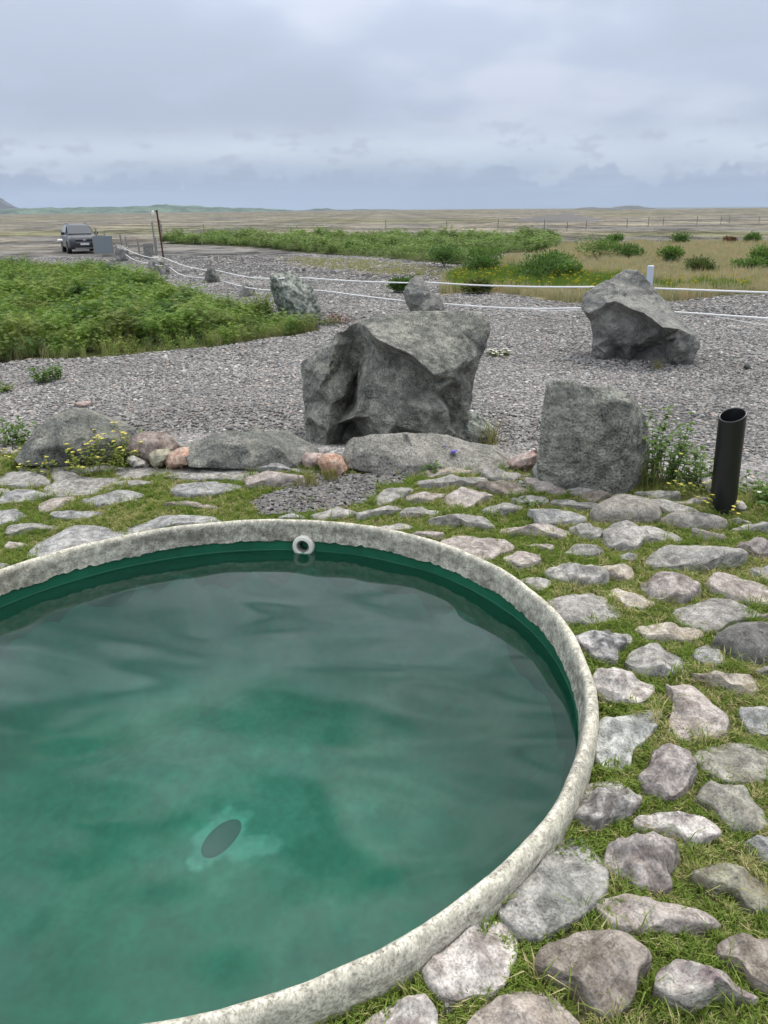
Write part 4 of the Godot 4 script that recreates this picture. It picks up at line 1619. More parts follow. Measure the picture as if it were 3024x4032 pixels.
func build_car() -> void:
	var t := thing("parked_car", on_ground(-19.0, -51.4), deg_to_rad(27.0), "dark grey sport utility vehicle parked on gravel facing the camera", "car")
	part("body", loft([[2.40, 0.62, 0.58, 0.40, 0.70, 0.5], [2.34, 0.80, 0.74, 0.30, 0.86, 0.4], [2.20, 0.90, 0.84, 0.25, 0.95, 0.35], [1.90, 0.94, 0.86, 0.24, 1.02, 0.33], [1.30, 0.945, 0.86, 0.24, 1.08, 0.33], [0.8, 0.945, 0.88, 0.24, 1.12, 0.33], [-1.2, 0.945, 0.88, 0.24, 1.14, 0.33], [-2.0, 0.93, 0.86, 0.27, 1.12, 0.35], [-2.34, 0.86, 0.78, 0.36, 1.05, 0.4], [-2.40, 0.7, 0.62, 0.45, 0.95, 0.5]]), M.car_paint, t)
	part("cabin", loft([[1.08, 0.76, 0.74, 1.02, 1.09, 0.4], [0.62, 0.80, 0.67, 1.02, 1.40, 0.35], [0.22, 0.82, 0.61, 1.02, 1.61, 0.33], [-0.3, 0.82, 0.60, 1.02, 1.675, 0.33], [-1.4, 0.81, 0.59, 1.02, 1.66, 0.33], [-1.95, 0.78, 0.56, 1.02, 1.57, 0.35], [-2.28, 0.72, 0.55, 1.02, 1.25, 0.45]]), M.car_paint, t)
	part("windscreen", quad([Vector3(-0.70, 1.13, 1.10), Vector3(0.70, 1.13, 1.10), Vector3(0.55, 1.585, 0.33), Vector3(-0.55, 1.585, 0.33)]), M.car_glass, t)
	for s in [-1.0, 1.0]:
		part("side_window", quad([Vector3(0.835 * s, 1.14, 0.55), Vector3(0.835 * s, 1.14, -1.6), Vector3(0.665 * s, 1.55, -1.4), Vector3(0.665 * s, 1.55, 0.1)]), M.car_glass, t)
		var hl := part("headlight", loft([[2.335, 0.02, 0.02, 0.74, 0.78, 0.6], [2.30, 0.15, 0.13, 0.70, 0.82, 0.5], [2.18, 0.17, 0.15, 0.70, 0.84, 0.5], [2.05, 0.10, 0.08, 0.74, 0.84, 0.5]]), M.lamp_glass, t)
		hl.position = Vector3(0.70 * s, 0.03, 0.02)
		hl.rotation.y = 0.30 * s
		var mir := part("mirror", loft([[0.07, 0.08, 0.07, 1.10, 1.20, 0.5], [0.02, 0.12, 0.11, 1.06, 1.25, 0.45], [-0.05, 0.11, 0.10, 1.07, 1.24, 0.45], [-0.08, 0.08, 0.07, 1.10, 1.21, 0.5]]), M.car_trim, t)
		mir.position = Vector3(0.98 * s, 0.0, 0.62)
		part("fog_lamp", box_mesh(Vector3(0.16, 0.10, 0.03), Vector3(0.70 * s, 0.50, 2.345), Basis(Vector3.UP, 0.35 * s)), M.car_trim, t)
		for z in [1.42, -1.40]:
			var w := Node3D.new()
			w.name = "wheel"
			t.add_child(w, true)
			w.position = Vector3(0.83 * s, 0.36, z)
			w.rotation.z = PI / 2
			part("tyre", lathe([[0.22, -0.11], [0.34, -0.12], [0.36, -0.08], [0.36, 0.08], [0.34, 0.12], [0.22, 0.11]], 28, false), M.tyre, w)
			part("rim", lathe([[0.001, -0.10], [0.12, -0.09], [0.23, -0.11], [0.23, 0.11], [0.12, 0.09], [0.001, 0.10]], 20, false), M.chrome, w)
	part("grille", box_mesh(Vector3(0.98, 0.17, 0.04), Vector3(0, 0.745, 2.375)), M.car_trim, t)
	part("grille_trim", box_mesh(Vector3(1.02, 0.025, 0.05), Vector3(0, 0.842, 2.370)), M.chrome, t)
	part("grille_trim", box_mesh(Vector3(0.90, 0.022, 0.05), Vector3(0, 0.648, 2.378)), M.chrome, t)
	part("emblem", box_mesh(Vector3(0.17, 0.075, 0.02), Vector3(0, 0.80, 2.405)), M.chrome, t)
	part("lower_intake", box_mesh(Vector3(1.25, 0.14, 0.04), Vector3(0, 0.43, 2.37)), M.car_trim, t)
	part("number_plate", box_mesh(Vector3(0.50, 0.115, 0.015), Vector3(0, 0.565, 2.41)), M.plate, t)
	part("skid_plate", box_mesh(Vector3(1.15, 0.05, 0.06), Vector3(0, 0.325, 2.34)), M.chrome, t)
	part("roof_rail", tube(PackedVector3Array([Vector3(0.56, 1.66, 0.1), Vector3(0.58, 1.715, -0.2), Vector3(0.58, 1.71, -1.5)]), 0.018, 6), M.car_trim, t)
	part("roof_rail", tube(PackedVector3Array([Vector3(-0.56, 1.66, 0.1), Vector3(-0.58, 1.715, -0.2), Vector3(-0.58, 1.71, -1.5)]), 0.018, 6), M.car_trim, t)


# ---------------------------------------------------------------- measured outlines, in metres
const PAVING := [ # kind, height, outline x z
	["g",.03,[-2.122,-4.454,-1.909,-4.442,-1.643,-4.374,-1.581,-4.334,-1.653,-4.312,-1.781,-4.279,-1.825,-4.294,-1.924,-4.269,-2.026,-4.241]],
	["g",.03,[-1.896,-4.229,-1.798,-4.226,-1.727,-4.162,-1.569,-4.15,-1.539,-4.087,-1.58,-3.955,-1.711,-3.914,-1.801,-3.935,-1.846,-4.025,-1.831,-4.096]],
	["g",.04,[-2.208,-4.207,-2.144,-4.262,-2.04,-4.225,-1.932,-4.133,-1.914,-4.076,-1.991,-4.036,-2.134,-4.083,-2.218,-4.142]],
	["g",.03,[-1.535,-4.221,-1.552,-4.343,-1.42,-4.334,-1.354,-4.308,-1.358,-4.25,-1.425,-4.177,-1.498,-4.165]],
	["g",.03,[-1.499,-4.08,-1.441,-4.109,-1.327,-4.11,-1.301,-4.081,-1.343,-4.059,-1.422,-4.041]],
	["g",.03,[-1.298,-4.263,-1.271,-4.335,-1.126,-4.355,-.945,-4.349,-.817,-4.295,-.783,-4.199,-.841,-4.144,-1.034,-4.15,-1.153,-4.168]],
	["b",.06,[-1.134,-3.982,-1.106,-4.022,-1.007,-4.039,-.875,-4.031,-.829,-3.981,-.892,-3.919,-1.037,-3.873,-1.113,-3.926]],
	["m",.03,[-1.107,-3.725,-1.033,-3.751,-.954,-3.748,-.885,-3.705,-.951,-3.69,-1.025,-3.709]],
	["b",.04,[-2.03,-3.825,-2.018,-3.892,-1.958,-3.925,-1.856,-3.896,-1.849,-3.854,-1.929,-3.809,-1.993,-3.793]],
	["p",.04,[-1.757,-3.694,-1.782,-3.779,-1.728,-3.824,-1.693,-3.851,-1.647,-3.821,-1.672,-3.767,-1.687,-3.692,-1.728,-3.664]],
	["b",.05,[-1.555,-3.794,-1.5,-3.834,-1.409,-3.89,-1.35,-3.906,-1.313,-3.87,-1.329,-3.829,-1.4,-3.769,-1.478,-3.739]],
	["b",.035,[-1.658,-3.609,-1.606,-3.644,-1.547,-3.647,-1.444,-3.616,-1.472,-3.597,-1.537,-3.567,-1.617,-3.578]],
	["b",.035,[-1.998,-3.642,-1.959,-3.668,-1.9,-3.672,-1.824,-3.601,-1.818,-3.557,-1.858,-3.513,-1.876,-3.481,-1.931,-3.493]],
	["g",.04,[-1.782,-3.374,-1.794,-3.452,-1.709,-3.465,-1.605,-3.447,-1.604,-3.422,-1.702,-3.401,-1.746,-3.373]],
	["p",.03,[-1.727,-3.227,-1.703,-3.247,-1.647,-3.242,-1.653,-3.213,-1.703,-3.205]],
	["b",.04,[-1.544,-3.092,-1.572,-3.216,-1.53,-3.297,-1.482,-3.382,-1.38,-3.388,-1.264,-3.324,-1.258,-3.282,-1.394,-3.18,-1.484,-3.117,-1.529,-3.074]],
	["b",.05,[-1.228,-3.38,-1.184,-3.452,-1.115,-3.505,-1.01,-3.55,-.898,-3.531,-.852,-3.49,-.857,-3.451,-1.035,-3.41,-1.178,-3.348]],
	["b",.03,[-1.708,-3.029,-1.662,-3.023,-1.624,-3,-1.619,-2.979,-1.66,-2.951]],
	["g",.03,[-2.151,-3.983,-2.109,-3.992,-2.069,-3.987,-2.056,-3.953,-2.083,-3.93,-2.132,-3.937]],
	["p",.09,[-.745,-4.081,-.713,-4.126,-.656,-4.134,-.56,-4.119,-.486,-4.079,-.507,-4.051,-.624,-4.01,-.715,-3.998]],
	["b",.05,[-.736,-4.297,-.703,-4.317,-.565,-4.323,-.464,-4.298,-.431,-4.253,-.56,-4.266,-.698,-4.271]],
	["o",.03,[-.415,-4.186,-.357,-4.196,-.337,-4.179,-.384,-4.16]],
	["b",.03,[-.511,-3.543,-.479,-3.557,-.42,-3.556,-.385,-3.536,-.442,-3.52]],
	["g",.05,[-.353,-3.547,-.33,-3.581,-.238,-3.604,-.157,-3.576,-.194,-3.545,-.292,-3.511]],
	["g",.05,[-.115,-3.553,-.069,-3.593,-.01,-3.616,.066,-3.601,.057,-3.584,-.027,-3.556,-.093,-3.517]],
	["g",.06,[-.032,-3.795,.026,-3.863,.108,-3.897,.134,-3.875,.088,-3.799,.007,-3.729,-.023,-3.735]],
	["p",.04,[.136,-3.787,.16,-3.844,.259,-3.851,.33,-3.846,.302,-3.817,.237,-3.772,.166,-3.754]],
	["p",.08,[.342,-3.767,.408,-3.817,.504,-3.809,.541,-3.78,.497,-3.739,.429,-3.668,.36,-3.675]],
	["g",.08,[.223,-4.011,.272,-4.06,.369,-4.098,.491,-4.089,.543,-4.045,.521,-4.014,.416,-3.991,.285,-3.96]],
	["t",.07,[.167,-4.263,.189,-4.307,.288,-4.312,.404,-4.285,.478,-4.231,.398,-4.211,.289,-4.169,.176,-4.226]],
	["g",.08,[.575,-4.154,.598,-4.19,.657,-4.198,.742,-4.185,.753,-4.124,.678,-4.068,.599,-4.114]],
	["m",.08,[.53,-3.938,.597,-3.967,.67,-3.967,.73,-3.932,.75,-3.886,.654,-3.85,.57,-3.892]],
	["g",.06,[.514,-3.595,.573,-3.664,.617,-3.669,.678,-3.62,.655,-3.58,.577,-3.559]],
	["g",.08,[.243,-3.457,.27,-3.502,.346,-3.521,.411,-3.508,.465,-3.471,.495,-3.387,.417,-3.399,.315,-3.442,.258,-3.441]],
	["g",.05,[.095,-3.564,.134,-3.601,.202,-3.61,.26,-3.597,.241,-3.565,.173,-3.536,.114,-3.527]],
	["p",.04,[.138,-3.295,.171,-3.317,.233,-3.31,.263,-3.279,.215,-3.259,.161,-3.28]],
	["g",.03,[-.043,-3.394,.014,-3.412,.102,-3.401,.118,-3.385,.045,-3.357]],
	["p",.035,[.283,-3.189,.354,-3.258,.445,-3.239,.548,-3.152,.494,-3.087,.428,-3.036,.354,-3.105]],
	["p",.05,[.533,-3.035,.593,-3.066,.649,-3.053,.662,-3,.618,-2.955,.56,-2.948]],
	["p",.07,[.798,-3.995,.855,-4,.954,-3.933,.966,-3.866,.888,-3.856,.809,-3.925]],
	["g",.06,[.985,-3.882,1.024,-3.91,1.086,-3.882,1.126,-3.836,1.069,-3.809,1.01,-3.84]],
	["m",.07,[1.052,-3.775,1.098,-3.802,1.182,-3.811,1.218,-3.786,1.169,-3.752,1.082,-3.731]],
	["g",.06,[.681,-3.741,.729,-3.766,.786,-3.765,.831,-3.714,.757,-3.684,.696,-3.708]],
	["g",.06,[.872,-3.682,.921,-3.709,.976,-3.704,1.076,-3.647,1.051,-3.609,.97,-3.633,.895,-3.657]],
	["m2",.12,[1.055,-3.534,1.126,-3.61,1.184,-3.652,1.253,-3.643,1.321,-3.575,1.331,-3.526,1.289,-3.465,1.179,-3.454,1.076,-3.467]],
	["g",.06,[1.28,-3.752,1.33,-3.753,1.387,-3.676,1.466,-3.645,1.531,-3.563,1.407,-3.566,1.364,-3.6,1.336,-3.663]],
	["g",.06,[1.351,-3.82,1.448,-3.814,1.524,-3.787,1.517,-3.753,1.416,-3.756,1.387,-3.798]],
	["m2",.08,[1.366,-3.435,1.416,-3.45,1.507,-3.451,1.559,-3.426,1.607,-3.387,1.547,-3.35,1.437,-3.372,1.381,-3.404]],
	["g",.06,[1.509,-3.693,1.584,-3.694,1.664,-3.687,1.672,-3.68,1.552,-3.661]],
	["b",.08,[.733,-3.52,.768,-3.546,.867,-3.538,.935,-3.494,.945,-3.448,.842,-3.407,.757,-3.4,.749,-3.479]],
	["p",.08,[.575,-3.345,.629,-3.365,.7,-3.342,.8,-3.323,.831,-3.29,.785,-3.248,.704,-3.278,.62,-3.294,.578,-3.312]],
	["g",.1,[.879,-3.319,.927,-3.342,.985,-3.34,1.016,-3.309,.972,-3.243,.914,-3.245,.89,-3.295]],
	["g2",.11,[1.036,-3.252,1.073,-3.287,1.157,-3.304,1.28,-3.277,1.32,-3.227,1.289,-3.206,1.184,-3.188,1.109,-3.126,1.037,-3.145,1.03,-3.209]],
	["p",.05,[1.433,-3.27,1.495,-3.282,1.551,-3.233,1.51,-3.203,1.461,-3.243]],
	["g",.12,[1.149,-2.975,1.191,-3.01,1.266,-3.04,1.367,-3.038,1.451,-3.004,1.488,-2.96,1.378,-2.926,1.24,-2.911,1.147,-2.946]],
	["u",.1,[1.567,-3.095,1.61,-3.122,1.687,-3.127,1.75,-3.109,1.725,-3.044,1.62,-3.022,1.575,-3.077]],
	["g",.07,[1.657,-3.332,1.733,-3.347,1.805,-3.343,1.862,-3.333,1.851,-3.303,1.702,-3.298]],
	["g",.05,[1.647,-3.433,1.683,-3.433,1.744,-3.43,1.753,-3.412,1.683,-3.424]],
	["g",.06,[.808,-3.094,.855,-3.124,.904,-3.128,.943,-3.079,.882,-3.056,.831,-3.074]],
	["b",.04,[1.017,-3.044,1.049,-3.049,1.11,-3.018,1.059,-3.008,1.021,-3.03]],
	["p",.04,[.646,-3.161,.695,-3.159,.749,-3.147,.73,-3.118,.678,-3.136]],
	["g2",.08,[.684,-2.889,.722,-2.922,.807,-2.938,.847,-2.908,.886,-2.839,.867,-2.802,.777,-2.795,.715,-2.836,.687,-2.855]],
	["t",.06,[.917,-2.914,.946,-2.939,1.006,-2.923,1.026,-2.877,.99,-2.829,.934,-2.851]],
	["g",.03,[.545,-2.816,.588,-2.828,.656,-2.813,.647,-2.767,.608,-2.741,.567,-2.782]],
	["g",.06,[.632,-2.591,.661,-2.635,.809,-2.654,.845,-2.599,.849,-2.532,.786,-2.492,.66,-2.47,.634,-2.536]],
	["t2",.05,[.889,-2.68,.933,-2.704,.962,-2.655,1.007,-2.605,.982,-2.579,.934,-2.586,.913,-2.626]],
	["u",.1,[1.033,-2.736,1.074,-2.774,1.154,-2.78,1.201,-2.761,1.218,-2.704,1.135,-2.637,1.052,-2.639,1.037,-2.699]],
	["p",.06,[1.315,-2.758,1.345,-2.79,1.422,-2.785,1.485,-2.747,1.526,-2.701,1.498,-2.638,1.398,-2.623,1.317,-2.694]],
	["g",.06,[1.532,-2.881,1.577,-2.894,1.628,-2.884,1.595,-2.806,1.547,-2.817]],
	["g",.04,[1.083,-2.495,1.155,-2.561,1.268,-2.62,1.324,-2.593,1.36,-2.502,1.277,-2.478,1.174,-2.417,1.129,-2.445]],
	["p",.05,[1.389,-2.499,1.415,-2.508,1.444,-2.498,1.431,-2.462,1.391,-2.479]],
	["k",.14,[1.15,-2.294,1.199,-2.333,1.268,-2.339,1.354,-2.323,1.361,-2.255,1.251,-2.21,1.196,-2.218,1.166,-2.271]],
	["t",.05,[.918,-2.41,.954,-2.425,1.086,-2.398,1.096,-2.368,1.045,-2.345,.948,-2.352,.927,-2.384]],
	["d",.08,[.662,-2.335,.685,-2.357,.762,-2.36,.79,-2.346,.812,-2.297,.78,-2.276,.761,-2.219,.705,-2.241,.681,-2.299]],
	["g",.04,[.798,-2.369,.83,-2.375,.859,-2.351,.845,-2.315,.822,-2.316]],
	["g2",.07,[.82,-2.199,.848,-2.236,.92,-2.256,.978,-2.229,.994,-2.2,.953,-2.15,.868,-2.133,.83,-2.17]],
	["b",.04,[1.053,-2.247,1.1,-2.296,1.119,-2.287,1.129,-2.216,1.093,-2.18,1.063,-2.194]],
	["t",.07,[1.005,-2.11,1.036,-2.12,1.101,-2.105,1.145,-2.074,1.151,-2.036,1.112,-2.025,1.052,-2.062,1.011,-2.086]],
	["w",.09,[.66,-2.051,.686,-2.087,.725,-2.094,.809,-2.066,.819,-2.039,.768,-1.991,.708,-1.992,.669,-2.016]],
	["p",.06,[.884,-2.014,.908,-2.036,.954,-2.032,.966,-1.99,.992,-1.919,.965,-1.849,.891,-1.82,.829,-1.841,.851,-1.896,.884,-1.964]],
	["b",.05,[1.062,-1.909,1.088,-1.934,1.127,-1.933,1.165,-1.914,1.133,-1.841,1.072,-1.847]],
	["g",.05,[1.21,-2.133,1.236,-2.139,1.27,-2.136,1.263,-2.113,1.224,-2.12]],
	["b2",.06,[.622,-1.841,.672,-1.87,.769,-1.918,.803,-1.914,.788,-1.874,.74,-1.805,.693,-1.766,.658,-1.705,.608,-1.712,.599,-1.757,.613,-1.811]],
	["u",.1,[.682,-1.638,.714,-1.667,.735,-1.697,.762,-1.703,.788,-1.689,.799,-1.669,.807,-1.647,.778,-1.611,.733,-1.577,.698,-1.594,.685,-1.62]],
	["o",.04,[.87,-1.721,.92,-1.755,.999,-1.767,1.032,-1.753,1.052,-1.707,1.029,-1.655,.987,-1.638,.924,-1.636,.877,-1.664,.867,-1.695]],
	["o",.07,[.808,-1.549,.835,-1.58,.862,-1.59,.915,-1.581,.926,-1.547,.93,-1.505,.908,-1.474,.86,-1.469,.837,-1.488,.83,-1.521]],
	["d2",.07,[.482,-1.51,.503,-1.546,.536,-1.609,.582,-1.612,.607,-1.601,.628,-1.549,.597,-1.517,.557,-1.497,.514,-1.466,.483,-1.498]],
	["w",.07,[.622,-1.475,.645,-1.492,.673,-1.495,.703,-1.477,.752,-1.475,.779,-1.462,.777,-1.434,.722,-1.428,.673,-1.452,.637,-1.461]],
	["g3",.06,[.266,-1.236,.298,-1.27,.353,-1.33,.415,-1.408,.452,-1.411,.474,-1.353,.471,-1.299,.436,-1.254,.363,-1.203,.313,-1.182,.28,-1.204]],
	["u",.09,[.523,-1.382,.539,-1.396,.584,-1.393,.644,-1.388,.661,-1.368,.627,-1.324,.617,-1.293,.571,-1.303,.544,-1.329,.518,-1.345]],
	["p",.05,[.471,-1.239,.496,-1.254,.543,-1.252,.614,-1.235,.661,-1.207,.659,-1.189,.57,-1.184,.493,-1.185,.483,-1.217]],
	["mo",.07,[.699,-1.307,.73,-1.32,.771,-1.325,.807,-1.314,.836,-1.289,.835,-1.262,.804,-1.233,.77,-1.242,.762,-1.27,.719,-1.287]],
	["m",.07,[.68,-1.115,.7,-1.133,.775,-1.145,.808,-1.139,.767,-1.042,.716,-1.06,.704,-1.097]],
	["m",.09,[.313,-1.086,.324,-1.113,.376,-1.134,.433,-1.133,.471,-1.125,.496,-1.087,.468,-1.061,.447,-1.028,.398,-1.017,.365,-1.053,.334,-1.072]],
	["up",.09,[.526,-1.042,.545,-1.07,.591,-1.085,.649,-1.079,.66,-1.057,.68,-1.027,.662,-1.023,.615,-1.03,.605,-1.017,.566,-1.011,.528,-1.034]],
	["w",.07,[.088,-1.095,.139,-1.131,.195,-1.175,.234,-1.185,.245,-1.152,.237,-1.108,.204,-1.057,.173,-1.048,.126,-1.04,.099,-1.067]],
	["p2",.08,[.157,-.977,.201,-1.012,.24,-1.031,.29,-1.03,.311,-1.008,.329,-.975,.316,-.946,.234,-.928,.158,-.948]],
	["w",.06,[.033,-1.023,.057,-1.013,.077,-.995,.08,-.981,.071,-.957,-.009,-.95,-.049,-.972,0,-1.014]],
	["k",.03,[.101,-1.016,.111,-1.018,.118,-1.014,.113,-1.007,.103,-1.008]],
	["b",.05,[.859,-1.411,.886,-1.422,.937,-1.419,.91,-1.354,.872,-1.361,.864,-1.391]],
]
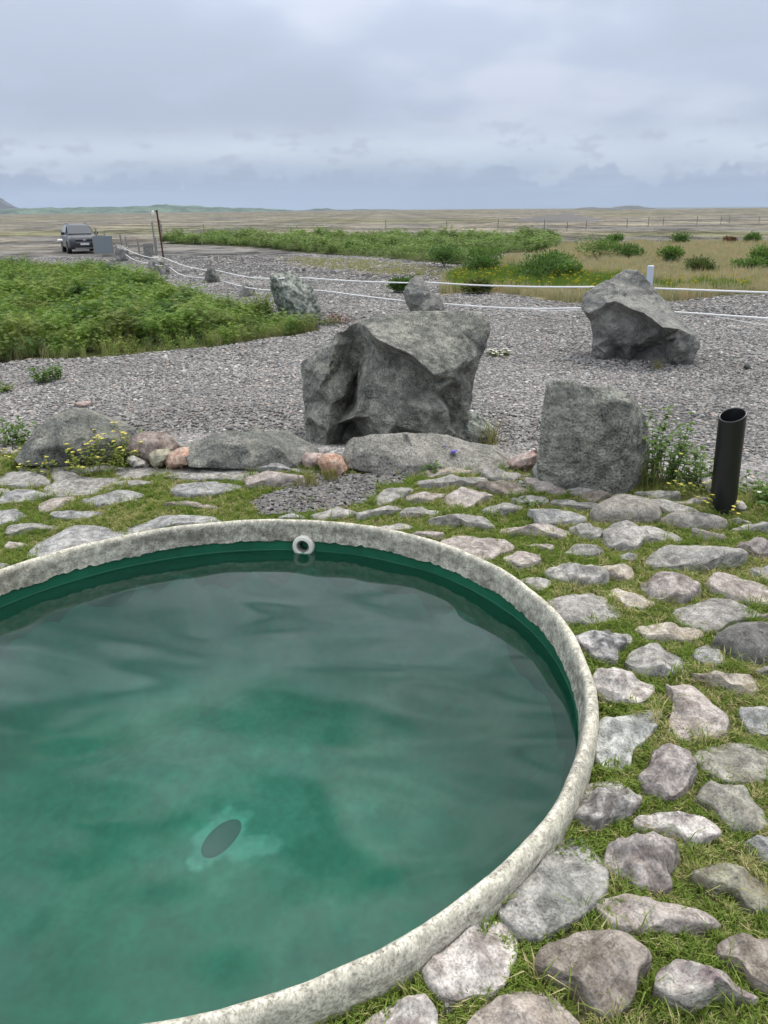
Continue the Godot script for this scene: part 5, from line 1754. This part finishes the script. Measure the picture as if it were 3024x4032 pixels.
const ROCKS := [ # name, label, category, group, look, at x y z, turn, thickness, relief, edge, outline, inner points
	["boulder","largest rough speckled boulder standing in the middle of the gravel","boulder","boulders around the hot tub","gr",[.066,-.458,-6.376],-.01,.75,.014,.026,[-.204,1.053,0,-.109,1.059,.05,-.004,1.082,0,.208,1.1,-.05,.475,1.097,-.08,.711,1.087,-.1,.798,1.053,-.1,.828,.954,-.05,.785,.815,0,.74,.719,0,.717,.612,0,.69,.521,-.02,.696,.343,-.02,.668,.275,0,.646,.111,0,.6,-.082,.05,.154,-.082,.1,-.287,-.082,.1,-.409,-.102,.12,-.506,-.092,.15,-.638,-.082,.12,-.714,-.082,.05,-.742,.291,-.05,-.748,.556,-.12,-.74,.683,-.15,-.617,.774,-.12,-.491,.866,-.08,-.434,.932,-.06],[-.114,.96,.416,.005,.911,.48,.142,.867,.544,.24,.783,.544,.32,.703,.544,.368,.571,.448,.505,.642,.352,.524,.714,.352,.65,.75,.192,-.056,1.027,.192,.251,.981,.24,.57,.957,.096,.397,.832,.384,-.098,.865,.256,.045,.811,.304,.177,.754,.336,.279,.678,.368,.342,.602,.352,-.2,.654,.384,-.244,.455,.416,-.289,.342,.384,.043,.56,.432,.042,.328,.544,.355,.512,.32,.444,.397,.416,.439,.251,.384,.194,.427,.528,-.162,.365,.48,-.061,.214,.544,.351,.192,.48,.412,.444,.096,.486,.313,.08,.507,.182,.048,.578,.492,.144,.564,.642,.144,.585,.354,.112,-.184,.907,.064,-.235,.721,-.096,-.286,.582,-.192,-.31,.492,-.192,-.334,.333,-.096,-.354,.176,0,-.419,.061,.08,-.479,.795,.128,-.516,.652,.256,-.494,.6,.16,-.352,.547,.064,-.563,.66,.192,-.587,.519,.224,-.674,.296,.192,-.48,.426,.288,-.39,.457,.192,-.504,.228,.352,-.434,.26,.272,-.533,.076,.32,-.298,.848,-.112,-.389,.69,-.096,-.317,.652,-.176,-.452,.852,.032,-.203,1.013,.08,-.292,.967,-.032],[1.878,6.376]],
	["boulder","big leaning grey boulder with a sloping tan ledge beside the white post","boulder","boulders around the hot tub","gb",[3.635,-.594,-10.932],-.321,.8,.016,.035,[-.311,1.198,-.2,-.153,1.189,-.2,-.092,1.145,-.2,.059,.986,-.25,.172,.874,-.25,.308,.755,-.22,.399,.646,-.2,.582,.478,-.12,.711,.389,-.05,.771,.33,0,.764,.201,.05,.726,.146,.08,.691,-.049,.15,.509,-.049,.22,.183,-.069,.1,-.181,-.066,.05,-.323,-.049,.05,-.482,-.049,.12,-.586,-.049,.1,-.649,-.049,.05,-.646,.228,0,-.673,.405,0,-.71,.525,.03,-.766,.584,.05,-.84,.692,.1,-.831,.813,.05,-.807,.889,0,-.673,.998,-.08,-.567,1.051,-.15,-.511,1.057,-.16,-.417,1.131,-.18],[-.482,.811,.384,-.384,.848,.448,-.315,.828,.496,-.177,.766,.592,-.002,.726,.672,.11,.66,.72,.246,.562,.752,.459,.528,.608,.598,.448,.464,-.389,.894,.192,-.28,1.039,-.08,-.111,1.013,-.16,-.047,1.031,-.224,.017,.871,-.128,.142,.749,-.032,-.2,.873,.16,.086,.761,.096,.204,.682,.16,.374,.592,.288,-.603,.93,.032,-.698,.79,.128,-.733,.656,.256,-.59,.72,.288,-.563,.623,.224,-.653,.512,.096,-.458,.72,.256,-.172,.642,.288,.055,.564,.32,.241,.447,.32,.305,.362,.256,-.374,.459,.32,-.147,.415,.352,.077,.358,.288,-.131,.235,.288,.031,.276,.288,-.247,.271,.256,-.294,.058,-.032,-.012,.099,-.08,.15,.178,0,.325,.108,.096,.359,.281,.16,-.574,.453,.16,-.434,.329,.224,-.457,.128,.288,-.583,.206,.224,-.381,.199,.128,.333,.374,.48,.389,.265,.48,.442,.414,.576,.518,.242,.512,.642,.3,.352,.43,.11,.416,.628,.171,.32],[2.014,11.52]],
	["boulder","upright slab-shaped dark grey boulder near the black pipe","boulder","boulders around the hot tub","gr",[1.108,-.004,-3.961],-.273,.34,.01,.02,[-.244,.561,.05,-.219,.583,.03,-.167,.585,.03,-.103,.576,.03,-.03,.555,.03,.047,.563,.01,.103,.549,-.01,.17,.515,-.03,.218,.446,-.12,.268,.375,-.18,.301,.266,-.2,.311,.141,-.2,.315,-.067,-.2,.286,-.087,-.15,.21,-.067,.08,.082,-.067,.1,-.08,-.067,.1,-.249,.067,.1,-.267,.155,.1,-.26,.283,.09,-.256,.448,.07],[.185,.498,.072,.191,.398,.096,.195,.277,.108,.201,.146,.096,-.202,.532,.06,-.036,.467,.096,.115,.51,.072,-.185,.336,.108,.017,.31,.12,-.172,.168,.12,.071,.143,.12],[1.424,4.113]],
	["boulder","leaning boulder with pale lichen-spotted side at the edge of the green thicket","boulder","boulders around the hot tub","li",[-1.509,-.656,-15.259],.099,.5,.025,.05,[-.607,.91,0,-.521,.943,-.1,-.303,.969,-.15,-.241,.994,-.2,-.19,.972,-.2,-.081,.876,-.22,.038,.78,-.22,.192,.667,-.2,.233,.572,-.2,.28,.455,-.15,.319,.329,-.1,.302,.194,0,.339,-.093,.05,.245,-.113,.1,-.091,-.098,.15,-.308,-.093,.1,-.434,.167,0,-.51,.378,-.05,-.561,.551,-.05,-.613,.698,-.03,-.592,.809,0],[-.493,.891,.1,-.414,.751,.14,-.369,.635,.16,-.28,.52,.2,-.173,.412,.24,-.136,.278,.26,-.108,.152,.28,-.227,.726,.08,.026,.549,.05,.059,.343,.12,.093,.131,.15,-.42,.388,.05,-.295,.262,.1,-.493,.641,.02],[2.076,15.333]],
	["boulder","small pointed grey boulder seen just behind the largest boulder","boulder","boulders around the hot tub","gb",[.765,-.647,-14.449],-.053,.45,.02,.045,[-.319,.756,0,-.244,.879,-.1,-.123,.927,-.12,-.031,.891,-.12,.047,.772,-.12,.126,.626,-.1,.28,.595,-.1,.342,.481,-.05,.374,.337,0,.381,-.056,0,-.209,-.055,0,-.241,.339,0,-.349,.549,0,-.364,.667,0],[-.239,.653,.16,-.058,.652,.16,-.06,.815,.02,.005,.362,.2,-.209,.47,.1,.157,.439,.1,-.072,.444,.14],[2.067,14.469]],
	["boulder","low dark wedge-shaped boulder behind the yellow flowering plant","boulder","boulders around the hot tub","gd",[-1.971,-.002,-4.496],.413,.5,.014,.026,[-.256,.083,.1,-.215,.11,0,-.151,.17,0,-.096,.215,-.05,-.004,.265,-.1,.071,.294,-.12,.137,.296,-.15,.195,.275,-.2,.252,.234,-.25,.335,.184,-.25,.406,.143,-.25,.492,.084,-.2,.472,.025,-.1,.38,-.096,.1,.063,.008,.15,-.231,.056,.12],[.114,.298,0,.196,.267,-.028,.315,.199,-.028,.372,.152,0,.036,.255,.07,-.055,.191,.07,.003,.161,.182,.161,.205,.14,.29,.162,.182,-.153,.125,.112,.14,.091,.21],[1.422,4.909]],
	["boulder","low rounded grey boulder half sunk left of the largest boulder","boulder","boulders around the hot tub","gd",[-.821,-.005,-4.385],.185,.5,.013,.026,[-.371,.121,-.1,-.247,.153,-.12,-.15,.185,-.12,-.076,.206,-.15,-.027,.171,-.2,.137,.132,-.25,.172,.122,-.35,.28,.112,-.35,.352,.072,-.3,.439,.032,-.25,.5,-.055,-.15,.433,-.071,0,.314,-.054,.1,.027,.028,.13,-.319,.058,.1,-.347,.096,0],[.003,.173,-.06,.108,.159,-.06,.194,.128,.05,.277,.038,.12,.227,.106,-.15,.011,.162,.05,-.137,.157,.05,.032,.085,.12,-.177,.096,.11,-.21,.147,-.05],[1.425,4.462]],
	["boulder","low flat-topped pale grey boulder lying in front of the largest boulder","boulder","boulders around the hot tub","gl",[.03,-.014,-4.342],-.007,.45,.012,.024,[-.267,.086,0,-.238,.153,-.05,-.198,.184,-.05,-.158,.183,-.06,-.098,.195,-.08,.082,.188,-.12,.258,.153,-.2,.365,.128,-.25,.507,.074,-.3,.677,.051,-.3,.798,-.056,-.25,.759,-.066,0,.534,.018,.13,.193,-.049,.16,-.097,.027,.14,-.245,.039,.08],[.111,.202,-.05,.139,.14,.02,.196,.111,.06,.253,.072,.1,-.048,.168,.04,.001,.111,.12,-.145,.13,.08,.406,.091,-.1,.495,.054,.02,.66,.047,-.1,.096,.069,.15],[1.434,4.342]],
	["boulder","small lichen-covered block tucked against the right foot of the largest boulder","boulder","boulders around the hot tub","li",[.769,-.477,-6.454],-.119,.35,.012,.024,[-.206,.13,0,-.18,.229,0,-.109,.276,0,-.009,.254,-.05,.105,.21,-.05,.186,.142,-.05,.194,.063,0,.186,-.075,0,.024,-.095,0,-.203,-.075,0],[-.128,.121,.106,-.112,.182,.106,-.068,.211,.106,-.006,.198,.075,.064,.17,.075,.115,.128,.075,.12,.079,.106,.115,-.006,.106,.014,-.019,.106,-.127,-.006,.106,-.001,.106,.125],[1.897,6.5]],
	["boulder","far upright stone tied with white rope beside the grey panel","boulder","stones carrying the rope","ls",[-12.955,-.877,-40.374],.31,.7,.05,.12,[-.192,.763,0,-.079,.797,0,.165,.72,0,.337,.644,0,.328,.282,0,.314,.028,0,.091,-.208,0,-.2,-.2,0,-.235,.152,0,-.27,.442,0],[-.109,.603,.24,-.039,.624,.24,.112,.576,.24,.219,.529,.24,.213,.305,.24,.205,.147,.24,.066,.001,.24,-.114,.006,.24,-.136,.224,.24,-.157,.404,.24,.026,.342,.3],[2.297,42.401]],
	["boulder","rounded pale grey stone behind the leaning rusty post","boulder","stones carrying the rope","ls",[-8.547,-.822,-30.827],.27,.8,.04,.1,[-.352,.373,0,-.245,.565,0,-.147,.687,0,.131,.667,0,.316,.551,0,.38,.354,0,.412,.129,0,.331,-.155,0,-.32,-.135,0,-.392,.152,0],[-.214,.353,.28,-.148,.471,.28,-.087,.547,.28,.086,.534,.28,.2,.463,.28,.24,.341,.28,.26,.201,.28,.21,.025,.28,-.194,.038,.28,-.239,.215,.28,.011,.319,.35],[2.242,31.99]],
	["boulder","small dark pointed stone behind the thicket under the rope","boulder","stones carrying the rope","gd",[-5.624,-.786,-26.702],.208,.4,.03,.07,[-.152,.444,0,-.028,.6,0,.044,.492,0,.112,.331,0,.207,.167,0,.228,-.164,0,-.283,-.149,0,-.212,.258,0],[-.098,.369,.16,-.022,.466,.16,.023,.399,.16,.065,.299,.16,.125,.198,.16,.137,-.007,.16,-.179,.001,.16,-.136,.254,.16,-.011,.247,.2],[2.206,27.288]],
	["boulder","small whitish jagged stone behind the thicket next to the leaning boulder","boulder","stones carrying the rope","ls",[-3.644,-.738,-21.593],.167,.4,.03,.06,[-.216,.116,0,-.113,.289,0,.027,.373,0,.162,.37,0,.197,.237,0,.227,.016,0,.218,-.177,0,-.211,-.165,0],[-.12,.122,.16,-.056,.229,.16,.031,.282,.16,.114,.28,.16,.136,.198,.16,.155,.06,.16,.149,-.059,.16,-.117,-.052,.16,.036,.132,.2],[2.158,21.899]],
	["rock","purplish brown rounded rock behind the pale beige rock","rock","loose rocks at the paving edge","ru",[-1.422,-.006,-4.515],.305,.22,.012,.02,[-.143,.066,0,-.121,.125,0,-.072,.174,0,-.007,.183,0,.085,.175,0,.132,.139,0,.169,.081,0,.15,.036,0,.042,-.046,0,-.043,-.029,0,-.117,.04,0],[-.086,.073,.104,-.072,.11,.104,-.042,.14,.104,-.002,.146,.104,.055,.141,.104,.084,.119,.104,.108,.083,.104,.096,.055,.104,.028,.004,.104,-.024,.014,.104,-.07,.057,.104,.007,.086,.13],[1.426,4.733]],
	["rock","angular pale beige rock between purplish and orange rocks","rock","loose rocks at the paving edge","rb",[-1.341,-.001,-4.357],.299,.12,.006,.014,[-.049,.09,0,-.008,.116,0,.09,.118,0,.079,.077,0,.031,.021,0,-.007,-.022,0,-.036,.024,0],[-.025,.079,.048,.001,.095,.048,.061,.096,.048,.054,.071,.048,.024,.036,.048,.001,.01,.048,-.017,.038,.048,.014,.061,.06],[1.421,4.559]],
	["rock","rounded orange-pink rock in front of the low grey boulder","rock","loose rocks at the paving edge","ro",[-1.222,-.003,-4.376],.272,.16,.006,.015,[-.082,.058,0,-.054,.093,0,.02,.124,0,.083,.122,0,.108,.078,0,.102,.025,0,.029,-.015,0,-.049,-.015,0,-.082,.027,0],[-.048,.057,.08,-.03,.078,.08,.016,.098,.08,.055,.096,.08,.07,.069,.08,.067,.036,.08,.021,.011,.08,-.027,.011,.08,-.048,.038,.08,.008,.055,.1],[1.423,4.544]],
	["rock","small whitish rock at the foot of the purplish rock","rock","loose rocks at the paving edge","rw",[-1.453,-.001,-4.367],.321,.1,.006,.014,[-.073,.054,0,-.06,.079,0,-.025,.083,0,.04,.041,0,.068,.008,0,.041,-.026,0,-.04,.016,0],[-.048,.047,.04,-.04,.063,.04,-.018,.065,.04,.022,.039,.04,.039,.019,.04,.023,-.002,.04,-.027,.024,.04,-.007,.036,.05],[1.421,4.603]],
	["rock","flat pinkish stone lying on gravel beyond the wedge-shaped boulder","rock","loose rocks at the paving edge","rp",[-3.155,-.499,-7.985],.376,.14,.006,.02,[-.101,.056,0,-.05,.075,0,.083,.067,0,.082,.018,0,.012,-.024,0,-.059,.012,0],[-.065,.048,.04,-.033,.059,.04,.049,.055,.04,.049,.024,.04,.005,-.002,.04,-.039,.021,.04,-.006,.034,.05],[1.919,8.586]],
	["rock","grey-pink rock behind the smooth orange rock","rock","loose rocks at the paving edge","rp",[-.429,-.007,-4.345],.098,.14,.006,.015,[-.051,.071,0,-.032,.1,0,.055,.1,0,.09,.087,0,.066,.02,0,.007,-.024,0,-.043,.017,0],[-.026,.064,.048,-.014,.082,.048,.039,.082,.048,.061,.074,.048,.046,.033,.048,.009,.005,.048,-.021,.031,.048,.013,.053,.06],[1.427,4.366]],
	["rock","smooth orange rock with flat top beside the dark gravel patch","rock","loose rocks at the paving edge","ro",[-.292,-.004,-4.24],.069,.16,.005,.015,[-.092,.092,0,-.045,.124,0,.032,.118,0,.056,.095,0,.086,.02,0,.057,-.027,0,-.035,-.017,0,-.076,.04,0],[-.058,.078,.064,-.029,.098,.064,.019,.094,.064,.034,.08,.064,.052,.033,.064,.034,.004,.064,-.023,.01,.064,-.048,.046,.064,-.002,.055,.08],[1.424,4.25]],
	["rock","tilted pink rock leaning at the left of the slab boulder","rock","loose rocks at the paving edge","rp",[.837,-.029,-4.317],-.191,.14,.006,.014,[-.113,.053,0,-.033,.11,0,.06,.138,0,.068,.071,0,.019,-.027,0,-.065,.011,0],[-.074,.055,.056,-.025,.09,.056,.033,.108,.056,.038,.067,.056,.008,.006,.056,-.044,.029,.056,-.011,.059,.07],[1.449,4.397]],
	["rock","greenish grey rock at the left foot of the slab boulder","rock","loose rocks at the paving edge","rg",[.917,-.008,-4.078],-.221,.16,.007,.014,[-.086,.07,0,-.06,.123,0,.009,.127,0,.064,.071,0,.076,.025,0,.017,-.024,0,-.07,-.009,0],[-.056,.065,.064,-.04,.097,.064,.003,.099,.064,.037,.065,.064,.044,.037,.064,.008,.006,.064,-.046,.015,.064,-.007,.055,.08],[1.428,4.18]],
	["rock","round grey rock in front of the slab boulder","rock","loose rocks at the paving edge","rg",[1.062,-.005,-4.024],-.258,.14,.005,.014,[-.076,.057,0,-.033,.098,0,.026,.091,0,.055,.048,0,.042,-.02,0,-.025,-.021,0],[-.048,.051,.056,-.021,.077,.056,.016,.073,.056,.033,.046,.056,.025,.003,.056,-.016,.003,.056,-.002,.042,.07],[1.425,4.162]],
	["rock","dark flat stone at the foot of the slab boulder","rock","loose rocks at the paving edge","rk",[1.219,-.001,-3.899],-.303,.12,.006,.015,[-.129,.015,0,-.129,.068,0,-.048,.08,0,.09,.066,0,.093,-.015,0,-.025,-.015,0],[-.089,.022,.04,-.089,.055,.04,-.039,.062,.04,.047,.054,.04,.048,.003,.04,-.025,.003,.04,-.025,.033,.05],[1.421,4.085]],
	["rock","pale rock behind the base of the black pipe","rock","loose rocks at the paving edge","rw",[1.727,-.006,-3.879],-.419,.12,.006,.014,[-.036,-.013,0,-.026,.075,0,.013,.08,0,.041,.039,0,.031,-.019,0],[-.021,.004,.04,-.014,.059,.04,.01,.062,.04,.027,.037,.04,.021,0,.04,.005,.032,.05],[1.426,4.246]],
	["rock","small pale rock at the right of the black pipe base","rock","loose rocks at the paving edge","rw",[1.794,0,-3.59],-.463,.1,.005,.012,[-.038,.015,0,-.028,.042,0,0,.046,0,.026,.017,0,0,-.022,0],[-.027,.017,.032,-.02,.033,.032,-.003,.036,.032,.013,.018,.032,-.003,-.007,.032,-.008,.019,.04],[1.42,4.013]],
	["rock","dark round stone alone on gravel right of the leaning boulder","rock","loose rocks at the paving edge","rk",[4.8,-.583,-10.101],-.444,.16,.005,.03,[-.043,.032,0,-.035,.068,0,-.002,.078,0,.029,.058,0,.039,.017,0,-.009,-.025,0],[-.028,.034,.056,-.023,.056,.056,-.003,.063,.056,.017,.05,.056,.023,.025,.056,-.007,-.001,.056,-.003,.038,.07],[2.003,11.183]],
]
const ROPE_HIGH := [-12.674,-.245,-40.149,-10.752,-.275,-35.646,-8.802,-.18,-30.755,-8.314,-.209,-30.89,-7.137,-.369,-29.001,-5.797,-.394,-26.665,-5.504,-.401,-26.727,-3.654,-.181,-21.173,-2.155,.197,-15.534,-1.602,.2,-15.652,-.568,.161,-15.257,.483,.159,-14.761,.816,.165,-14.746,1.632,.2,-13.702,2.375,.274,-12.499,2.884,.363,-11.411,3.083,.361,-11.411,3.884,.342,-11.323,4.471,.362,-10.744,4.947,.385,-10.182,5.228,.418,-9.588]
const ROPE_LOW := [-12.663,-.506,-40.152,-11.415,-.616,-37.309,-8.716,-.434,-30.779,-8.168,-.551,-30.929,-7.352,-.747,-29.592,-5.69,-.676,-26.688,-5.325,-.745,-26.763,-3.964,-.541,-22.478,-2.978,-.297,-18.909,-2.169,-.019,-15.533,-1.316,-.041,-15.678,-.396,-.111,-15.231,.424,-.164,-14.763,1.128,-.217,-14.726,1.8,-.161,-13.664,2.393,-.06,-12.485,2.846,.087,-11.266,3.225,.037,-11.58,4.142,.03,-11.177,4.609,.045,-10.659,4.993,.063,-10.16,5.275,.109,-9.562]
const ROPE_STRING := [4.531,.022,-10.755,4.757,-.009,-10.547,4.903,-.022,-10.314,5.005,-.025,-10.154,5.291,-.001,-9.553]
const ROPE_STRING_B := [1.987,.18,-10.433,2.226,.12,-10.691,2.502,.094,-10.938,2.859,.071,-11.263]
const THICKET := [-6.172,-10.403,-5.424,-10.946,-5.151,-11.228,-4.537,-11.203,-3.944,-11.441,-3.513,-11.861,-2.962,-12.24,-2.465,-12.714,-1.946,-13.344,-1.436,-13.799,-1.146,-14.3,-1.197,-14.975,-1.78,-15.452,-2.119,-15.615,-2.42,-16.112,-2.814,-16.799,-3.453,-18.144,-4.483,-19.961,-5.327,-21.55,-6.663,-23.698,-7.921,-26.105,-9.689,-29.894,-11.258,-33.526,-16.53,-34.926,-20.017,-35.43]
const SHRUB_BAND := [-17.297,-64.301,-13.435,-61.622,-8.356,-55.679,-5.094,-48.593,-2.099,-43.803,.144,-41.121,1.966,-37.666,3.369,-35.353,5.037,-37.205,5.914,-43.801,9.302,-45.713,12.48,-56.017,13.095,-62.882,2.903,-66.822,-9.183,-72.458,-17.236,-77.302]
const MEADOW := [1.549,-21.234,2.4,-22.267,3.361,-21.766,4.507,-19.024,5.854,-19.061,7.451,-19.461,8.807,-20.538,10.175,-20.924,12.208,-21.496,31.955,-57.515,12.792,-56.704,8.99,-44.159,5.779,-39.394,2.193,-27.988]
const GREEN_STRIP := [2.193,-27.988,3.366,-31.461,5.664,-31.139,7.507,-27.305,8.634,-23.786,10.571,-22.872,9.955,-21.495,7.687,-21.452,5.663,-20.882,3.638,-22.732,2.016,-22.313]
const DRY_MID := [-5.505,-43.008,-.543,-39.638,2.202,-33.046,1.87,-27.99,-.074,-30.136,-3.744,-35.429]
const BARE_PATCH := [-.64,-3.863,-.485,-4.019,-.338,-4.188,-.068,-4.234,.125,-4.174,.102,-4.029,-.038,-4.006,-.046,-3.819,-.115,-3.721,-.234,-3.664,-.401,-3.61,-.626,-3.582,-.697,-3.763]
const FENCE := [19.318,-97.114,20.039,-88.326,23.471,-93.84,29.705,-99.092,33.94,-104.216,37.671,-109.6,44.273,-115.03,47.806,-115.494,50.997,-120.24,54.376,-118.081,.581,-101.11,8.211,-102.963,14.785,-103.796,-20.998,-97.113,-23.271,-86.913]
